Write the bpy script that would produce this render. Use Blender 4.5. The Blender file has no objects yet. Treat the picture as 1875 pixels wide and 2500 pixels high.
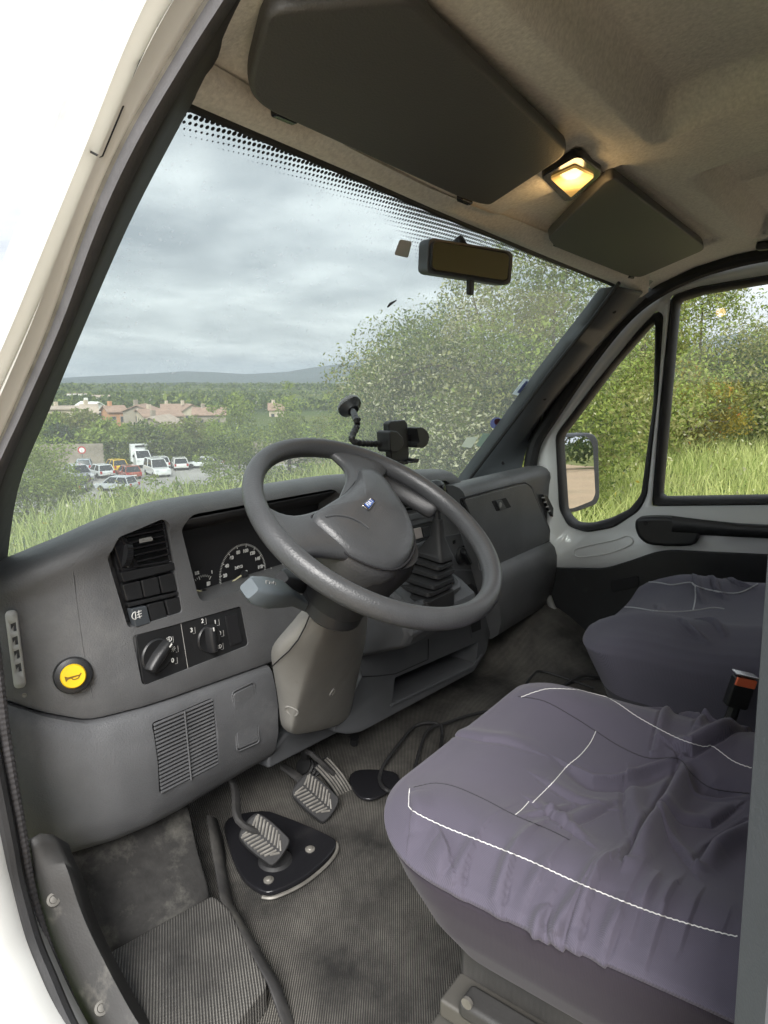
import bpy, bmesh, math, random
import numpy as np
from mathutils import Vector, Matrix
from mathutils.bvhtree import BVHTree

# ------------------------------------------------------------------ camera, sky, sun, exposure
SC = bpy.context.scene
COL = SC.collection
PW, PH, FPX = 1875.0, 2500.0, 1661.0          # photograph size and focal length in its pixels
YAW, PITCH = math.radians(53.0), math.radians(10.9)
CAM = np.array([-1.28, 0.0, 0.95])            # metres above the cab floor; +Y is the front of the van
FW = np.array([math.sin(YAW)*math.cos(PITCH), math.cos(YAW)*math.cos(PITCH), -math.sin(PITCH)])
RT = np.array([math.cos(YAW), -math.sin(YAW), 0.0])
UPV = np.cross(RT, FW)
cd = bpy.data.cameras.new('camera')
cd.sensor_fit = 'HORIZONTAL'; cd.sensor_width = 36.0; cd.lens = 36.0*FPX/PW
cd.clip_start = 0.02; cd.clip_end = 30000
co = bpy.data.objects.new('camera', cd); COL.objects.link(co)
co.matrix_world = Matrix(((RT[0], UPV[0], -FW[0], CAM[0]), (RT[1], UPV[1], -FW[1], CAM[1]), (RT[2], UPV[2], -FW[2], CAM[2]), (0, 0, 0, 1)))
SC.camera = co

SUN_AZ, SUN_EL = math.radians(240), math.radians(42)   # azimuth clockwise from +Y
wd = bpy.data.worlds.new('World'); SC.world = wd; wd.use_nodes = True
wn, wl = wd.node_tree.nodes, wd.node_tree.links
wn.clear()
def wnode(t, **k):
    n = wn.new(t)
    for a, b in k.items(): setattr(n, a, b)
    return n
wo = wnode('ShaderNodeOutputWorld'); wb = wnode('ShaderNodeBackground'); wb.inputs['Strength'].default_value = 0.11
sky = wnode('ShaderNodeTexSky', sky_type='NISHITA'); sky.sun_disc = False
sky.sun_elevation = SUN_EL; sky.sun_rotation = SUN_AZ; sky.altitude = 100; sky.dust_density = 3
tc = wnode('ShaderNodeTexCoord'); sx = wnode('ShaderNodeSeparateXYZ'); wl.new(tc.outputs['Generated'], sx.inputs[0])
mz = wnode('ShaderNodeMath', operation='MAXIMUM'); wl.new(sx.outputs[2], mz.inputs[0]); mz.inputs[1].default_value = 0.0
az = wnode('ShaderNodeMath', operation='ADD'); wl.new(mz.outputs[0], az.inputs[0]); az.inputs[1].default_value = 0.16
dx = wnode('ShaderNodeMath', operation='DIVIDE'); wl.new(sx.outputs[0], dx.inputs[0]); wl.new(az.outputs[0], dx.inputs[1])
dy = wnode('ShaderNodeMath', operation='DIVIDE'); wl.new(sx.outputs[1], dy.inputs[0]); wl.new(az.outputs[0], dy.inputs[1])
cx = wnode('ShaderNodeCombineXYZ'); wl.new(dx.outputs[0], cx.inputs[0]); wl.new(dy.outputs[0], cx.inputs[1])
n1 = wnode('ShaderNodeTexNoise'); n1.inputs['Scale'].default_value = 1.5; n1.inputs['Detail'].default_value = 7; n1.inputs['Roughness'].default_value = 0.53; n1.inputs['Distortion'].default_value = 0.25
wl.new(cx.outputs[0], n1.inputs['Vector'])
n2 = wnode('ShaderNodeTexNoise'); n2.inputs['Scale'].default_value = 0.55; n2.inputs['Detail'].default_value = 4
wl.new(cx.outputs[0], n2.inputs['Vector'])
na = wnode('ShaderNodeMath', operation='MULTIPLY_ADD'); wl.new(n2.outputs['Fac'], na.inputs[0]); na.inputs[1].default_value = 0.6
wl.new(n1.outputs['Fac'], na.inputs[2])
cr = wnode('ShaderNodeValToRGB'); wl.new(na.outputs[0], cr.inputs[0])
e = cr.color_ramp.elements
e[0].position = 0.55; e[0].color = (0.25, 0.262, 0.28, 1)
e[1].position = 1.0; e[1].color = (0.74, 0.745, 0.75, 1)
m_ = cr.color_ramp.elements.new(0.78); m_.color = (0.46, 0.47, 0.485, 1)
vs = wnode('ShaderNodeVectorMath', operation='SCALE'); wl.new(cr.outputs['Color'], vs.inputs[0]); vs.inputs['Scale'].default_value = 7.6
mx = wnode('ShaderNodeMix', data_type='RGBA'); mx.inputs[0].default_value = 0.9
wl.new(sky.outputs['Color'], mx.inputs[6]); wl.new(vs.outputs[0], mx.inputs[7])
wl.new(mx.outputs[2], wb.inputs['Color']); wl.new(wb.outputs[0], wo.inputs['Surface'])

sd = bpy.data.lights.new('sun', 'SUN'); sd.energy = 2.4; sd.angle = math.radians(32); sd.color = (1.0, 0.975, 0.94)
so = bpy.data.objects.new('sun', sd); COL.objects.link(so)
sdir = Vector((math.sin(SUN_AZ)*math.cos(SUN_EL), math.cos(SUN_AZ)*math.cos(SUN_EL), math.sin(SUN_EL)))
so.rotation_euler = sdir.to_track_quat('Z', 'Y').to_euler(); so.location = (-6, -4, 12)
SC.view_settings.view_transform = 'Standard'; SC.view_settings.look = 'None'
SC.view_settings.exposure = 1.5; SC.view_settings.gamma = 1.0; SC.view_settings.use_curve_mapping = False
SC.render.engine = 'CYCLES'
SC.cycles.max_bounces = 8; SC.cycles.diffuse_bounces = 4; SC.cycles.use_adaptive_sampling = True; SC.cycles.adaptive_threshold = .025; SC.cycles.transparent_max_bounces = 24
SC.cycles.use_denoising = True
random.seed(7); RNG = np.random.default_rng(7)

# ------------------------------------------------------------------ pixel -> point
def ray(px, py): return FW + RT*(px-PW/2)/FPX - UPV*(py-PH/2)/FPX
def U(px, py, x=None, y=None, z=None, pl=None, off=0.0):
    d = ray(px, py)
    if x is not None: t = (x-CAM[0])/d[0]
    elif y is not None: t = (y-CAM[1])/d[1]
    elif z is not None: t = (z-CAM[2])/d[2]
    else:
        p, n = np.array(pl[0], float), np.array(pl[1], float); n = n/np.linalg.norm(n)
        t = ((p+n*off-CAM) @ n)/(d @ n)
    return CAM + t*d
def proj(P):
    v = np.array(P)-CAM; z = v @ FW
    return PW/2+FPX*(v @ RT)/z, PH/2-FPX*(v @ UPV)/z
def unit(v): v = np.array(v, float); return v/np.linalg.norm(v)

# ------------------------------------------------------------------ geometry builder
class G:
    def __init__(s): s.v = []; s.f = []
    def add(s, v, f):
        o = len(s.v); s.v += [tuple(float(c) for c in p) for p in v]; s.f += [tuple(i+o for i in q) for q in f]; return s
    def box(s, c, sz, R=None):
        c = np.array(c, float); h = np.array(sz, float)/2; R = np.eye(3) if R is None else np.array(R)
        v = [c + R @ (h*np.array(k)) for k in ((-1,-1,-1),(1,-1,-1),(1,1,-1),(-1,1,-1),(-1,-1,1),(1,-1,1),(1,1,1),(-1,1,1))]
        return s.add(v, [(0,3,2,1),(4,5,6,7),(0,1,5,4),(1,2,6,5),(2,3,7,6),(3,0,4,7)])
    def prism(s, poly, vec):
        n = len(poly); p = [np.array(q, float) for q in poly]; vec = np.array(vec, float)
        # orient so that the far end (p+vec) faces along vec
        nr = sum((np.cross(p[i], p[(i+1) % n]) for i in range(n)), np.zeros(3))
        if nr @ vec < 0: p = p[::-1]
        v = p + [q+vec for q in p]
        f = [tuple(range(n))[::-1], tuple(range(n, 2*n))] + [(i, (i+1) % n, n+(i+1) % n, n+i) for i in range(n)]
        return s.add(v, f)
    def loft(s, rings, closed=True, cap=True):
        m = len(rings[0]); v = [p for r in rings for p in r]; f = []
        for i in range(len(rings)-1):
            for j in range(m if closed else m-1):
                k = (j+1) % m; f.append((i*m+j, i*m+k, (i+1)*m+k, (i+1)*m+j))
        if cap and closed:
            f.append(tuple(range(m))[::-1]); f.append(tuple((len(rings)-1)*m+j for j in range(m)))
        return s.add(v, f)
    def tube(s, path, r, n=8, cap=True, flat=1.0, up=None):
        path = [np.array(p, float) for p in path]; N = len(path)
        rr = r if hasattr(r, '__len__') else [r]*N
        rings = []; prev = None
        for i, p in enumerate(path):
            t = unit(path[min(i+1, N-1)]-path[max(i-1, 0)])
            if up is not None: a = np.array(up, float)
            elif prev is None: a = np.array([0, 0, 1.0]) if abs(t[2]) < .9 else np.array([1.0, 0, 0])
            else: a = prev
            a = unit(a - t*(a @ t)); b = np.cross(t, a); prev = a
            rings.append([p + rr[i]*(math.cos(k*2*math.pi/n)*b + math.sin(k*2*math.pi/n)*a*flat) for k in range(n)])
        return s.loft(rings, True, cap)
    def ball(s, c, r, n=12, sc=(1, 1, 1)):
        rings = []
        for i in range(1, n//2):
            a = math.pi*i/(n//2); rings.append([np.array(c)+r*np.array(sc)*np.array([math.sin(a)*math.cos(b*2*math.pi/n), math.sin(a)*math.sin(b*2*math.pi/n), -math.cos(a)]) for b in range(n)])
        return s.loft(rings)
    def lathe(s, o, axis, prof, n=32):   # prof: (radius, height along axis)
        ax = unit(axis); a = unit(np.cross(ax, [0, 0, 1] if abs(ax[2]) < .9 else [1, 0, 0])); b = np.cross(ax, a)
        rings = [[np.array(o)+ax*h+r*(math.cos(k*2*math.pi/n)*a+math.sin(k*2*math.pi/n)*b) for k in range(n)] for r, h in prof]
        return s.loft(rings)
    def grid(s, P):   # P: rows x cols of points
        R, Cn = len(P), len(P[0]); v = [p for r in P for p in r]
        return s.add(v, [(i*Cn+j, i*Cn+j+1, (i+1)*Cn+j+1, (i+1)*Cn+j) for i in range(R-1) for j in range(Cn-1)])

ROOTLOC = {}
def link(o, parent=None):
    COL.objects.link(o)
    if parent is not None: o.parent = parent; ROOTLOC[o.name] = ROOTLOC[parent.name]
    return o
def tag(o, label=None, cat=None, group=None, kind=None):
    if label: o['label'] = label
    if cat: o['category'] = cat
    if group: o['group'] = group
    if kind: o['kind'] = kind
    return o
def thing(name, loc, label, cat, group=None):
    o = bpy.data.objects.new(name, None); COL.objects.link(o); o.location = loc; o.empty_display_size = .05
    ROOTLOC[o.name] = np.array(loc, float); return tag(o, label, cat, group)
def build(name, g, mat, parent=None, smooth=35, bevel=0, seg=2, sub=0, solid=0, fixn=True, kind=None, label=None):
    me = bpy.data.meshes.new(name)
    off = ROOTLOC[parent.name] if parent is not None else np.zeros(3)
    v = np.array(g.v, float).reshape(-1, 3) - off
    me.from_pydata(v.tolist(), [], g.f); me.validate()
    if fixn:
        bm = bmesh.new(); bm.from_mesh(me); bmesh.ops.recalc_face_normals(bm, faces=bm.faces); bm.to_mesh(me); bm.free()
    if isinstance(mat, (list, tuple)):
        for m in mat: me.materials.append(m)
    elif mat is not None: me.materials.append(mat)
    o = bpy.data.objects.new(name, me); link(o, parent)
    if parent is None: ROOTLOC[o.name] = np.zeros(3)
    if smooth:
        me.polygons.foreach_set('use_smooth', [True]*len(me.polygons))
        if smooth < 180: me.set_sharp_from_angle(angle=math.radians(smooth))
    if solid: m = o.modifiers.new('s', 'SOLIDIFY'); m.thickness = solid; m.offset = 0
    if bevel: m = o.modifiers.new('b', 'BEVEL'); m.width = bevel; m.segments = seg; m.limit_method = 'ANGLE'; m.angle_limit = math.radians(40); m.harden_normals = True
    if sub: m = o.modifiers.new('u', 'SUBSURF'); m.levels = sub; m.render_levels = sub
    if kind: o['kind'] = kind
    if label: o['label'] = label
    return o
def cut(o, gs, smooth=35):
    cs = []
    for g in gs:
        c = build('cutter', g, None, None, smooth=0); c.location = -ROOTLOC[o.name]; c.parent = o.parent; cs.append(c)
        m = o.modifiers.new('x', 'BOOLEAN'); m.object = c; m.operation = 'DIFFERENCE'; m.solver = 'EXACT'
    bpy.context.view_layer.update()
    dg = bpy.context.evaluated_depsgraph_get()
    me = bpy.data.meshes.new_from_object(o.evaluated_get(dg)); o.modifiers.clear(); o.data = me
    for c in cs: bpy.data.objects.remove(c)
    me.polygons.foreach_set('use_smooth', [True]*len(me.polygons)); me.set_sharp_from_angle(angle=math.radians(smooth))
def rnd(poly, r, n=4):   # round the corners of a planar polygon
    out = []; N = len(poly); P = [np.array(p, float) for p in poly]
    rr = r if hasattr(r, '__len__') else [r]*N
    for i in range(N):
        a, b, c = P[i-1], P[i], P[(i+1) % N]
        da, dc = np.linalg.norm(a-b), np.linalg.norm(c-b); k = min(rr[i], da*.49, dc*.49)
        if k < 1e-6: out.append(b); continue
        p0, p1 = b+(a-b)/da*k, b+(c-b)/dc*k
        for j in range(n+1):
            t = j/n; out.append((1-t)**2*p0+2*t*(1-t)*b+t*t*p1)
    return out
def spline(P, n=8, closed=False):   # Catmull-Rom through points
    P = [np.array(p, float) for p in P]; N = len(P); out = []
    for i in range(N if closed else N-1):
        g = (lambda k: P[k % N]) if closed else (lambda k: P[min(max(k, 0), N-1)])
        p0, p1, p2, p3 = g(i-1), g(i), g(i+1), g(i+2)
        for j in range(n):
            t = j/n; out.append(.5*((2*p1)+(-p0+p2)*t+(2*p0-5*p1+4*p2-p3)*t*t+(-p0+3*p1-3*p2+p3)*t**3))
    if not closed: out.append(P[-1])
    return out
def resample(P, n):
    P = np.array(P, float); s = np.r_[0, np.cumsum(np.linalg.norm(np.diff(P, axis=0), axis=1))]; t = np.linspace(0, s[-1], n)
    return np.stack([np.interp(t, s, P[:, k]) for k in range(P.shape[1])], 1)
def holed(outer, holes):   # planar polygon with holes -> triangles
    bm = bmesh.new(); es = []
    for lp in [outer]+holes:
        vs_ = [bm.verts.new(tuple(p)) for p in lp]
        es += [bm.edges.new((vs_[i], vs_[(i+1) % len(vs_)])) for i in range(len(vs_))]
    bmesh.ops.triangle_fill(bm, use_beauty=True, use_dissolve=False, edges=es)
    bm.verts.index_update()
    g = G(); g.add([v.co for v in bm.verts], [[v.index for v in f.verts] for f in bm.faces]); bm.free(); return g
def text(body, o, right, up, size, mat, parent, name='lettering', align='CENTER', extr=.0004, label=None, bold=0.0):
    cu = bpy.data.curves.new(name, 'FONT'); cu.body = body; cu.size = size; cu.align_x = align; cu.align_y = 'CENTER'; cu.extrude = extr; cu.offset = bold
    t = bpy.data.objects.new('t', cu); COL.objects.link(t); bpy.context.view_layer.update()
    me = bpy.data.meshes.new_from_object(t.evaluated_get(bpy.context.evaluated_depsgraph_get())); bpy.data.objects.remove(t)
    r, u = unit(right), np.array(up, float); u = unit(u-r*(u @ r)); n = np.cross(r, u)
    M4 = Matrix(((r[0], u[0], n[0], o[0]), (r[1], u[1], n[1], o[1]), (r[2], u[2], n[2], o[2]), (0, 0, 0, 1)))
    me.transform(Matrix.Translation(Vector(-ROOTLOC[parent.name])) @ M4); me.materials.clear(); me.materials.append(mat)
    ob = bpy.data.objects.new(name, me); link(ob, parent)
    if label: ob['label'] = label
    return ob

# ------------------------------------------------------------------ materials
def NM(name):
    m = bpy.data.materials.new(name); m.use_nodes = True; nt = m.node_tree
    return m, nt.nodes, nt.links, nt.nodes['Principled BSDF']
def mat(name, col, rough=.5, bump=0.0, bs=700, var=0.0, vs=9, metal=0.0, spec=.5, col2=None, dust=None, dscale=3, dthr=.55, coord='Object', sheen=0, coat=0):
    m, n, l, p = NM(name)
    p.inputs['Base Color'].default_value = (*col, 1); p.inputs['Roughness'].default_value = rough; p.inputs['Metallic'].default_value = metal
    p.inputs['Specular IOR Level'].default_value = spec
    if sheen: p.inputs['Sheen Weight'].default_value = sheen
    if coat: p.inputs['Coat Weight'].default_value = coat; p.inputs['Coat Roughness'].default_value = .08
    t = n.new('ShaderNodeTexCoord'); last = None
    if var or col2:
        z = n.new('ShaderNodeTexNoise'); z.inputs['Scale'].default_value = vs; z.inputs['Detail'].default_value = 6; z.inputs['Roughness'].default_value = .6
        l.new(t.outputs[coord], z.inputs['Vector'])
        c = n.new('ShaderNodeValToRGB'); l.new(z.outputs['Fac'], c.inputs[0])
        c.color_ramp.elements[0].position = .3; c.color_ramp.elements[1].position = .7
        a = np.array(col); b = np.array(col2) if col2 else a*(1+var)
        if not col2: a = a*(1-var)
        c.color_ramp.elements[0].color = (*a, 1); c.color_ramp.elements[1].color = (*b, 1); last = c.outputs['Color']
    if dust:
        z = n.new('ShaderNodeTexNoise'); z.inputs['Scale'].default_value = dscale; z.inputs['Detail'].default_value = 9; z.inputs['Roughness'].default_value = .7
        l.new(t.outputs[coord], z.inputs['Vector'])
        c = n.new('ShaderNodeValToRGB'); l.new(z.outputs['Fac'], c.inputs[0]); c.color_ramp.elements[0].position = dthr-.12; c.color_ramp.elements[1].position = dthr+.18
        x = n.new('ShaderNodeMix'); x.data_type = 'RGBA'; l.new(c.outputs['Color'], x.inputs[0])
        if last: l.new(last, x.inputs[6])
        else: x.inputs[6].default_value = (*col, 1)
        x.inputs[7].default_value = (*dust, 1); last = x.outputs[2]
    if last: l.new(last, p.inputs['Base Color'])
    if bump:
        z = n.new('ShaderNodeTexNoise'); z.inputs['Scale'].default_value = bs; z.inputs['Detail'].default_value = 2
        l.new(t.outputs[coord], z.inputs['Vector'])
        b = n.new('ShaderNodeBump'); b.inputs['Strength'].default_value = bump; b.inputs['Distance'].default_value = .001
        l.new(z.outputs['Fac'], b.inputs['Height']); l.new(b.outputs[0], p.inputs['Normal'])
    return m
DASH = mat('grey_grained_plastic', (.108, .110, .114), .45, .9, 420, .16, 7, dust=(.17, .17, .168), dscale=6, dthr=.68)
DASHLOW = mat('lower_grey_plastic', (.090, .092, .097), .47, .9, 420, .18, 6, dust=(.17, .17, .17), dscale=5, dthr=.66)
DASHC = mat('centre_dark_plastic', (.072, .075, .080), .5, .35, 500, .12, 6)
BLK = mat('black_plastic', (.016, .0165, .018), .42, .25, 600, .2, 12, dust=(.05, .05, .05), dscale=25, dthr=.72)
BLKG = mat('black_gloss_plastic', (.012, .012, .014), .22)
DARK = mat('dark_cavity_plastic', (.010, .010, .012), .7)
RUB = mat('black_rubber', (.018, .018, .019), .6, .3, 300, .25, 20)
WHEELM = mat('wheel_grained_skin', (.056, .058, .061), .36, .5, 420, .12, 14)
COLM = mat('taupe_column_plastic', (.235, .228, .212), .48, .35, 500, .10, 7, dust=(.17, .16, .14), dscale=8, dthr=.66)
GREYL = mat('light_grey_plastic', (.28, .28, .27), .55, .2, 500, .08, 10)
PAINT = mat('white_body_paint', (.70, .705, .69), .26, .0, var=.03, vs=3, coat=.5)
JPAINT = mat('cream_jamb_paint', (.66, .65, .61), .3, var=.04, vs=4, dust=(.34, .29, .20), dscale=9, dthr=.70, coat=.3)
WHT = mat('white_print', (.75, .75, .72), .5)
DIALW = mat('dial_print', (.6, .6, .58), .6)
NEED = mat('needle_cream', (.75, .70, .45), .5)
YEL = mat('yellow_button', (.80, .52, .01), .35, var=.04)
BLUE = mat('badge_blue', (.01, .07, .30), .25)
CHROME = mat('bright_metal', (.62, .62, .62), .22, metal=1)
STEEL = mat('worn_steel', (.22, .21, .19), .5, var=.3, vs=30, metal=.5)
HEAD = mat('felt_headliner', (.70, .675, .61), .95, 1.0, 200, .15, 160, sheen=.2)
VIS = mat('visor_vinyl', (.085, .083, .080), .55, .6, 400, .06, 4)
TRIM = mat('pillar_grey_trim', (.085, .093, .102), .5, .3, 500, .07, 6)
SEAL = mat('sponge_seal', (.040, .038, .040), .7, .4, 200, .25, 30)
ORANGE = mat('buckle_orange', (.75, .16, .07), .4)
# ------------------------------------------------------------------ special materials
def schlick(n, l):   # two-sided reflectance of a thin pane
    lw = n.new('ShaderNodeLayerWeight'); pw = n.new('ShaderNodeMath'); pw.operation = 'POWER'; l.new(lw.outputs['Facing'], pw.inputs[0]); pw.inputs[1].default_value = 5
    lw.inputs['Blend'].default_value = .5
    ma = n.new('ShaderNodeMath'); ma.operation = 'MULTIPLY_ADD'; l.new(pw.outputs[0], ma.inputs[0]); ma.inputs[1].default_value = .6; ma.inputs[2].default_value = .05
    return ma
def m_glass():
    m, n, l, p = NM('dusty_windscreen_glass'); n.remove(p)
    out = n['Material Output']
    tr = n.new('ShaderNodeBsdfTransparent'); tr.inputs[0].default_value = (.68, .745, .72, 1)
    gl = n.new('ShaderNodeBsdfGlossy'); gl.inputs['Roughness'].default_value = .02; gl.inputs[0].default_value = (.8, .8, .8, 1)
    fr = schlick(n, l)
    mx = n.new('ShaderNodeMixShader'); l.new(fr.outputs[0], mx.inputs[0]); l.new(tr.outputs[0], mx.inputs[1]); l.new(gl.outputs[0], mx.inputs[2])
    # dust film: scattered specks over a thin even film
    t = n.new('ShaderNodeTexCoord')
    a = n.new('ShaderNodeTexNoise'); a.inputs['Scale'].default_value = 190; a.inputs['Detail'].default_value = 2; l.new(t.outputs['Object'], a.inputs['Vector'])
    b = n.new('ShaderNodeTexNoise'); b.inputs['Scale'].default_value = 5; b.inputs['Detail'].default_value = 4; l.new(t.outputs['Object'], b.inputs['Vector'])
    ra = n.new('ShaderNodeMapRange'); ra.inputs[1].default_value = .62; ra.inputs[2].default_value = .72; ra.inputs[3].default_value = 0; ra.inputs[4].default_value = .22; l.new(a.outputs['Fac'], ra.inputs[0])
    rb = n.new('ShaderNodeMapRange'); rb.inputs[1].default_value = .40; rb.inputs[2].default_value = .68; rb.inputs[3].default_value = .25; rb.inputs[4].default_value = 1; l.new(b.outputs['Fac'], rb.inputs[0])
    mu = n.new('ShaderNodeMath'); mu.operation = 'MULTIPLY_ADD'; l.new(ra.outputs[0], mu.inputs[0]); l.new(rb.outputs[0], mu.inputs[1]); mu.inputs[2].default_value = .13
    ts = n.new('ShaderNodeBsdfTranslucent'); ts.inputs[0].default_value = (.85, .88, .86, 1)
    df = n.new('ShaderNodeBsdfDiffuse'); df.inputs[0].default_value = (.8, .82, .8, 1)
    md = n.new('ShaderNodeMixShader'); md.inputs[0].default_value = .3; l.new(ts.outputs[0], md.inputs[1]); l.new(df.outputs[0], md.inputs[2])
    m2 = n.new('ShaderNodeMixShader'); l.new(mu.outputs[0], m2.inputs[0]); l.new(mx.outputs[0], m2.inputs[1]); l.new(md.outputs[0], m2.inputs[2])
    l.new(m2.outputs[0], out.inputs['Surface']); return m
def m_clear(name, tint=(.93, .95, .94), film=.02):
    m, n, l, p = NM(name); n.remove(p); out = n['Material Output']
    tr = n.new('ShaderNodeBsdfTransparent'); tr.inputs[0].default_value = (*tint, 1)
    gl = n.new('ShaderNodeBsdfGlossy'); gl.inputs['Roughness'].default_value = .02
    fr = schlick(n, l)
    mx = n.new('ShaderNodeMixShader'); l.new(fr.outputs[0], mx.inputs[0]); l.new(tr.outputs[0], mx.inputs[1]); l.new(gl.outputs[0], mx.inputs[2])
    ts = n.new('ShaderNodeBsdfTranslucent'); m2 = n.new('ShaderNodeMixShader'); m2.inputs[0].default_value = film
    l.new(mx.outputs[0], m2.inputs[1]); l.new(ts.outputs[0], m2.inputs[2]); l.new(m2.outputs[0], out.inputs['Surface']); return m
def m_frit():   # halftone dots printed on the top edge of the glass; UV: u along, v = 0 at the solid edge .. 1
    m, n, l, p = NM('printed_dot_band'); out = n['Material Output']
    p.inputs['Base Color'].default_value = (.012, .012, .012, 1); p.inputs['Roughness'].default_value = .5
    tr = n.new('ShaderNodeBsdfTransparent'); mx = n.new('ShaderNodeMixShader')
    uv = n.new('ShaderNodeUVMap'); s = n.new('ShaderNodeSeparateXYZ'); l.new(uv.outputs[0], s.inputs[0])
    def M(op, a, b=None, c=None):
        k = n.new('ShaderNodeMath'); k.operation = op
        for i, q in enumerate((a, b, c)):
            if q is None: continue
            if isinstance(q, (int, float)): k.inputs[i].default_value = q
            else: l.new(q, k.inputs[i])
        return k.outputs[0]
    cell = .0078
    u = M('DIVIDE', s.outputs[0], cell); v = M('DIVIDE', s.outputs[1], cell*.866)
    row = M('FLOOR', v); odd = M('MULTIPLY', M('MODULO', row, 2.0), .5)
    fu = M('SUBTRACT', M('FRACT', M('ADD', u, odd)), .5); fv = M('SUBTRACT', M('FRACT', v), .5)
    d = M('SQRT', M('ADD', M('MULTIPLY', fu, fu), M('MULTIPLY', fv, fv)))
    at = n.new('ShaderNodeAttribute'); at.attribute_name = 'fade'
    rad = M('MULTIPLY_ADD', at.outputs['Fac'], -.46, .52)
    inside = M('LESS_THAN', d, rad)
    l.new(inside, mx.inputs[0]); l.new(tr.outputs[0], mx.inputs[1]); l.new(p.outputs[0], mx.inputs[2]); l.new(mx.outputs[0], out.inputs['Surface']); return m
def m_ribbed(name, ang, scale, col, dustc, strength=1.0, dthr=.5):
    m, n, l, p = NM(name); t = n.new('ShaderNodeTexCoord'); mp = n.new('ShaderNodeMapping'); mp.inputs['Rotation'].default_value = (0, 0, ang)
    l.new(t.outputs['Object'], mp.inputs[0])
    w = n.new('ShaderNodeTexWave'); w.inputs['Scale'].default_value = scale; w.inputs['Distortion'].default_value = .6; w.inputs['Detail'].default_value = 1; w.inputs['Detail Scale'].default_value = 30
    l.new(mp.outputs[0], w.inputs['Vector'])
    w2 = n.new('ShaderNodeTexWave'); w2.bands_direction = 'Y'; w2.inputs['Scale'].default_value = scale*.8; w2.inputs['Distortion'].default_value = 2; l.new(mp.outputs[0], w2.inputs['Vector'])
    mm = n.new('ShaderNodeMath'); mm.operation = 'MULTIPLY_ADD'; l.new(w2.outputs['Fac'], mm.inputs[0]); mm.inputs[1].default_value = .15; l.new(w.outputs['Fac'], mm.inputs[2])
    z = n.new('ShaderNodeTexNoise'); z.inputs['Scale'].default_value = 5; z.inputs['Detail'].default_value = 9; z.inputs['Roughness'].default_value = .68; l.new(t.outputs['Object'], z.inputs['Vector'])
    c = n.new('ShaderNodeMapRange'); c.inputs[1].default_value = dthr-.14; c.inputs[2].default_value = dthr+.16; l.new(z.outputs['Fac'], c.inputs[0])
    # dust sits on the rib tops
    q = n.new('ShaderNodeMath'); q.operation = 'MULTIPLY'; l.new(c.outputs[0], q.inputs[0]); l.new(w.outputs['Fac'], q.inputs[1])
    x = n.new('ShaderNodeMix'); x.data_type = 'RGBA'; l.new(q.outputs[0], x.inputs[0]); x.inputs[6].default_value = (*col, 1); x.inputs[7].default_value = (*dustc, 1)
    l.new(x.outputs[2], p.inputs['Base Color']); p.inputs['Roughness'].default_value = .75
    b = n.new('ShaderNodeBump'); b.inputs['Strength'].default_value = strength; b.inputs['Distance'].default_value = .0022; l.new(mm.outputs[0], b.inputs['Height']); l.new(b.outputs[0], p.inputs['Normal'])
    return m
def m_fabric(name, col, ang=.5, dust=None):
    m, n, l, p = NM(name); t = n.new('ShaderNodeTexCoord'); mp = n.new('ShaderNodeMapping'); mp.inputs['Rotation'].default_value = (0, 0, ang); l.new(t.outputs['Object'], mp.inputs[0])
    w = n.new('ShaderNodeTexWave'); w.inputs['Scale'].default_value = 260; w.inputs['Distortion'].default_value = 1.5; l.new(mp.outputs[0], w.inputs['Vector'])
    z = n.new('ShaderNodeTexNoise'); z.inputs['Scale'].default_value = 4; z.inputs['Detail'].default_value = 6; l.new(t.outputs['Object'], z.inputs['Vector'])
    c = n.new('ShaderNodeValToRGB'); l.new(z.outputs['Fac'], c.inputs[0]); a = np.array(col)
    c.color_ramp.elements[0].position = .3; c.color_ramp.elements[1].position = .75
    c.color_ramp.elements[0].color = (*(a*.9), 1); c.color_ramp.elements[1].color = (*(a*np.array((1.13, 1.09, 1.1))), 1)
    x = n.new('ShaderNodeMix'); x.data_type = 'RGBA'; x.blend_type = 'MULTIPLY'; l.new(c.outputs['Color'], x.inputs[6]); l.new(w.outputs['Color'], x.inputs[7]); x.inputs[0].default_value = .22
    l.new(x.outputs[2], p.inputs['Base Color']); p.inputs['Roughness'].default_value = .85; p.inputs['Sheen Weight'].default_value = .1; p.inputs['Sheen Roughness'].default_value = .5
    p.inputs['Specular IOR Level'].default_value = .25
    b = n.new('ShaderNodeBump'); b.inputs['Strength'].default_value = .35; b.inputs['Distance'].default_value = .0006; l.new(w.outputs['Fac'], b.inputs['Height']); l.new(b.outputs[0], p.inputs['Normal'])
    return m
GLASS = m_glass(); SIDEGLASS = m_clear('side_window_glass'); FRIT = m_frit()
MATRIB = m_ribbed('ribbed_rubber_mat', .95, 85, (.024, .023, .022), (.27, .255, .225), 1.0, .50)
STEPRIB = m_ribbed('ribbed_step_mat', .62, 72, (.030, .029, .028), (.22, .21, .19), 1.0, .45)
FELT = mat('dirty_felt_carpet', (.026, .025, .024), .95, .9, 160, .3, 40, dust=(.13, .125, .11), dscale=14, dthr=.62)
FLOORM = mat('dark_floor_rubber', (.030, .029, .029), .7, .5, 150, .3, 18, dust=(.10, .095, .085), dscale=7, dthr=.6)
SILLM = mat('scuffed_sill_plastic', (.042, .041, .040), .5, .25, 300, .12, 10, dust=(.17, .16, .14), dscale=20, dthr=.68)
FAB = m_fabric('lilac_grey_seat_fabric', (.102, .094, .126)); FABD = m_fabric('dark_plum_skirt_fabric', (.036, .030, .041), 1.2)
FABP = m_fabric('slate_seat_fabric', (.10, .097, .128)); FABPD = m_fabric('dark_slate_fabric', (.04, .04, .048), .9)
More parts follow.
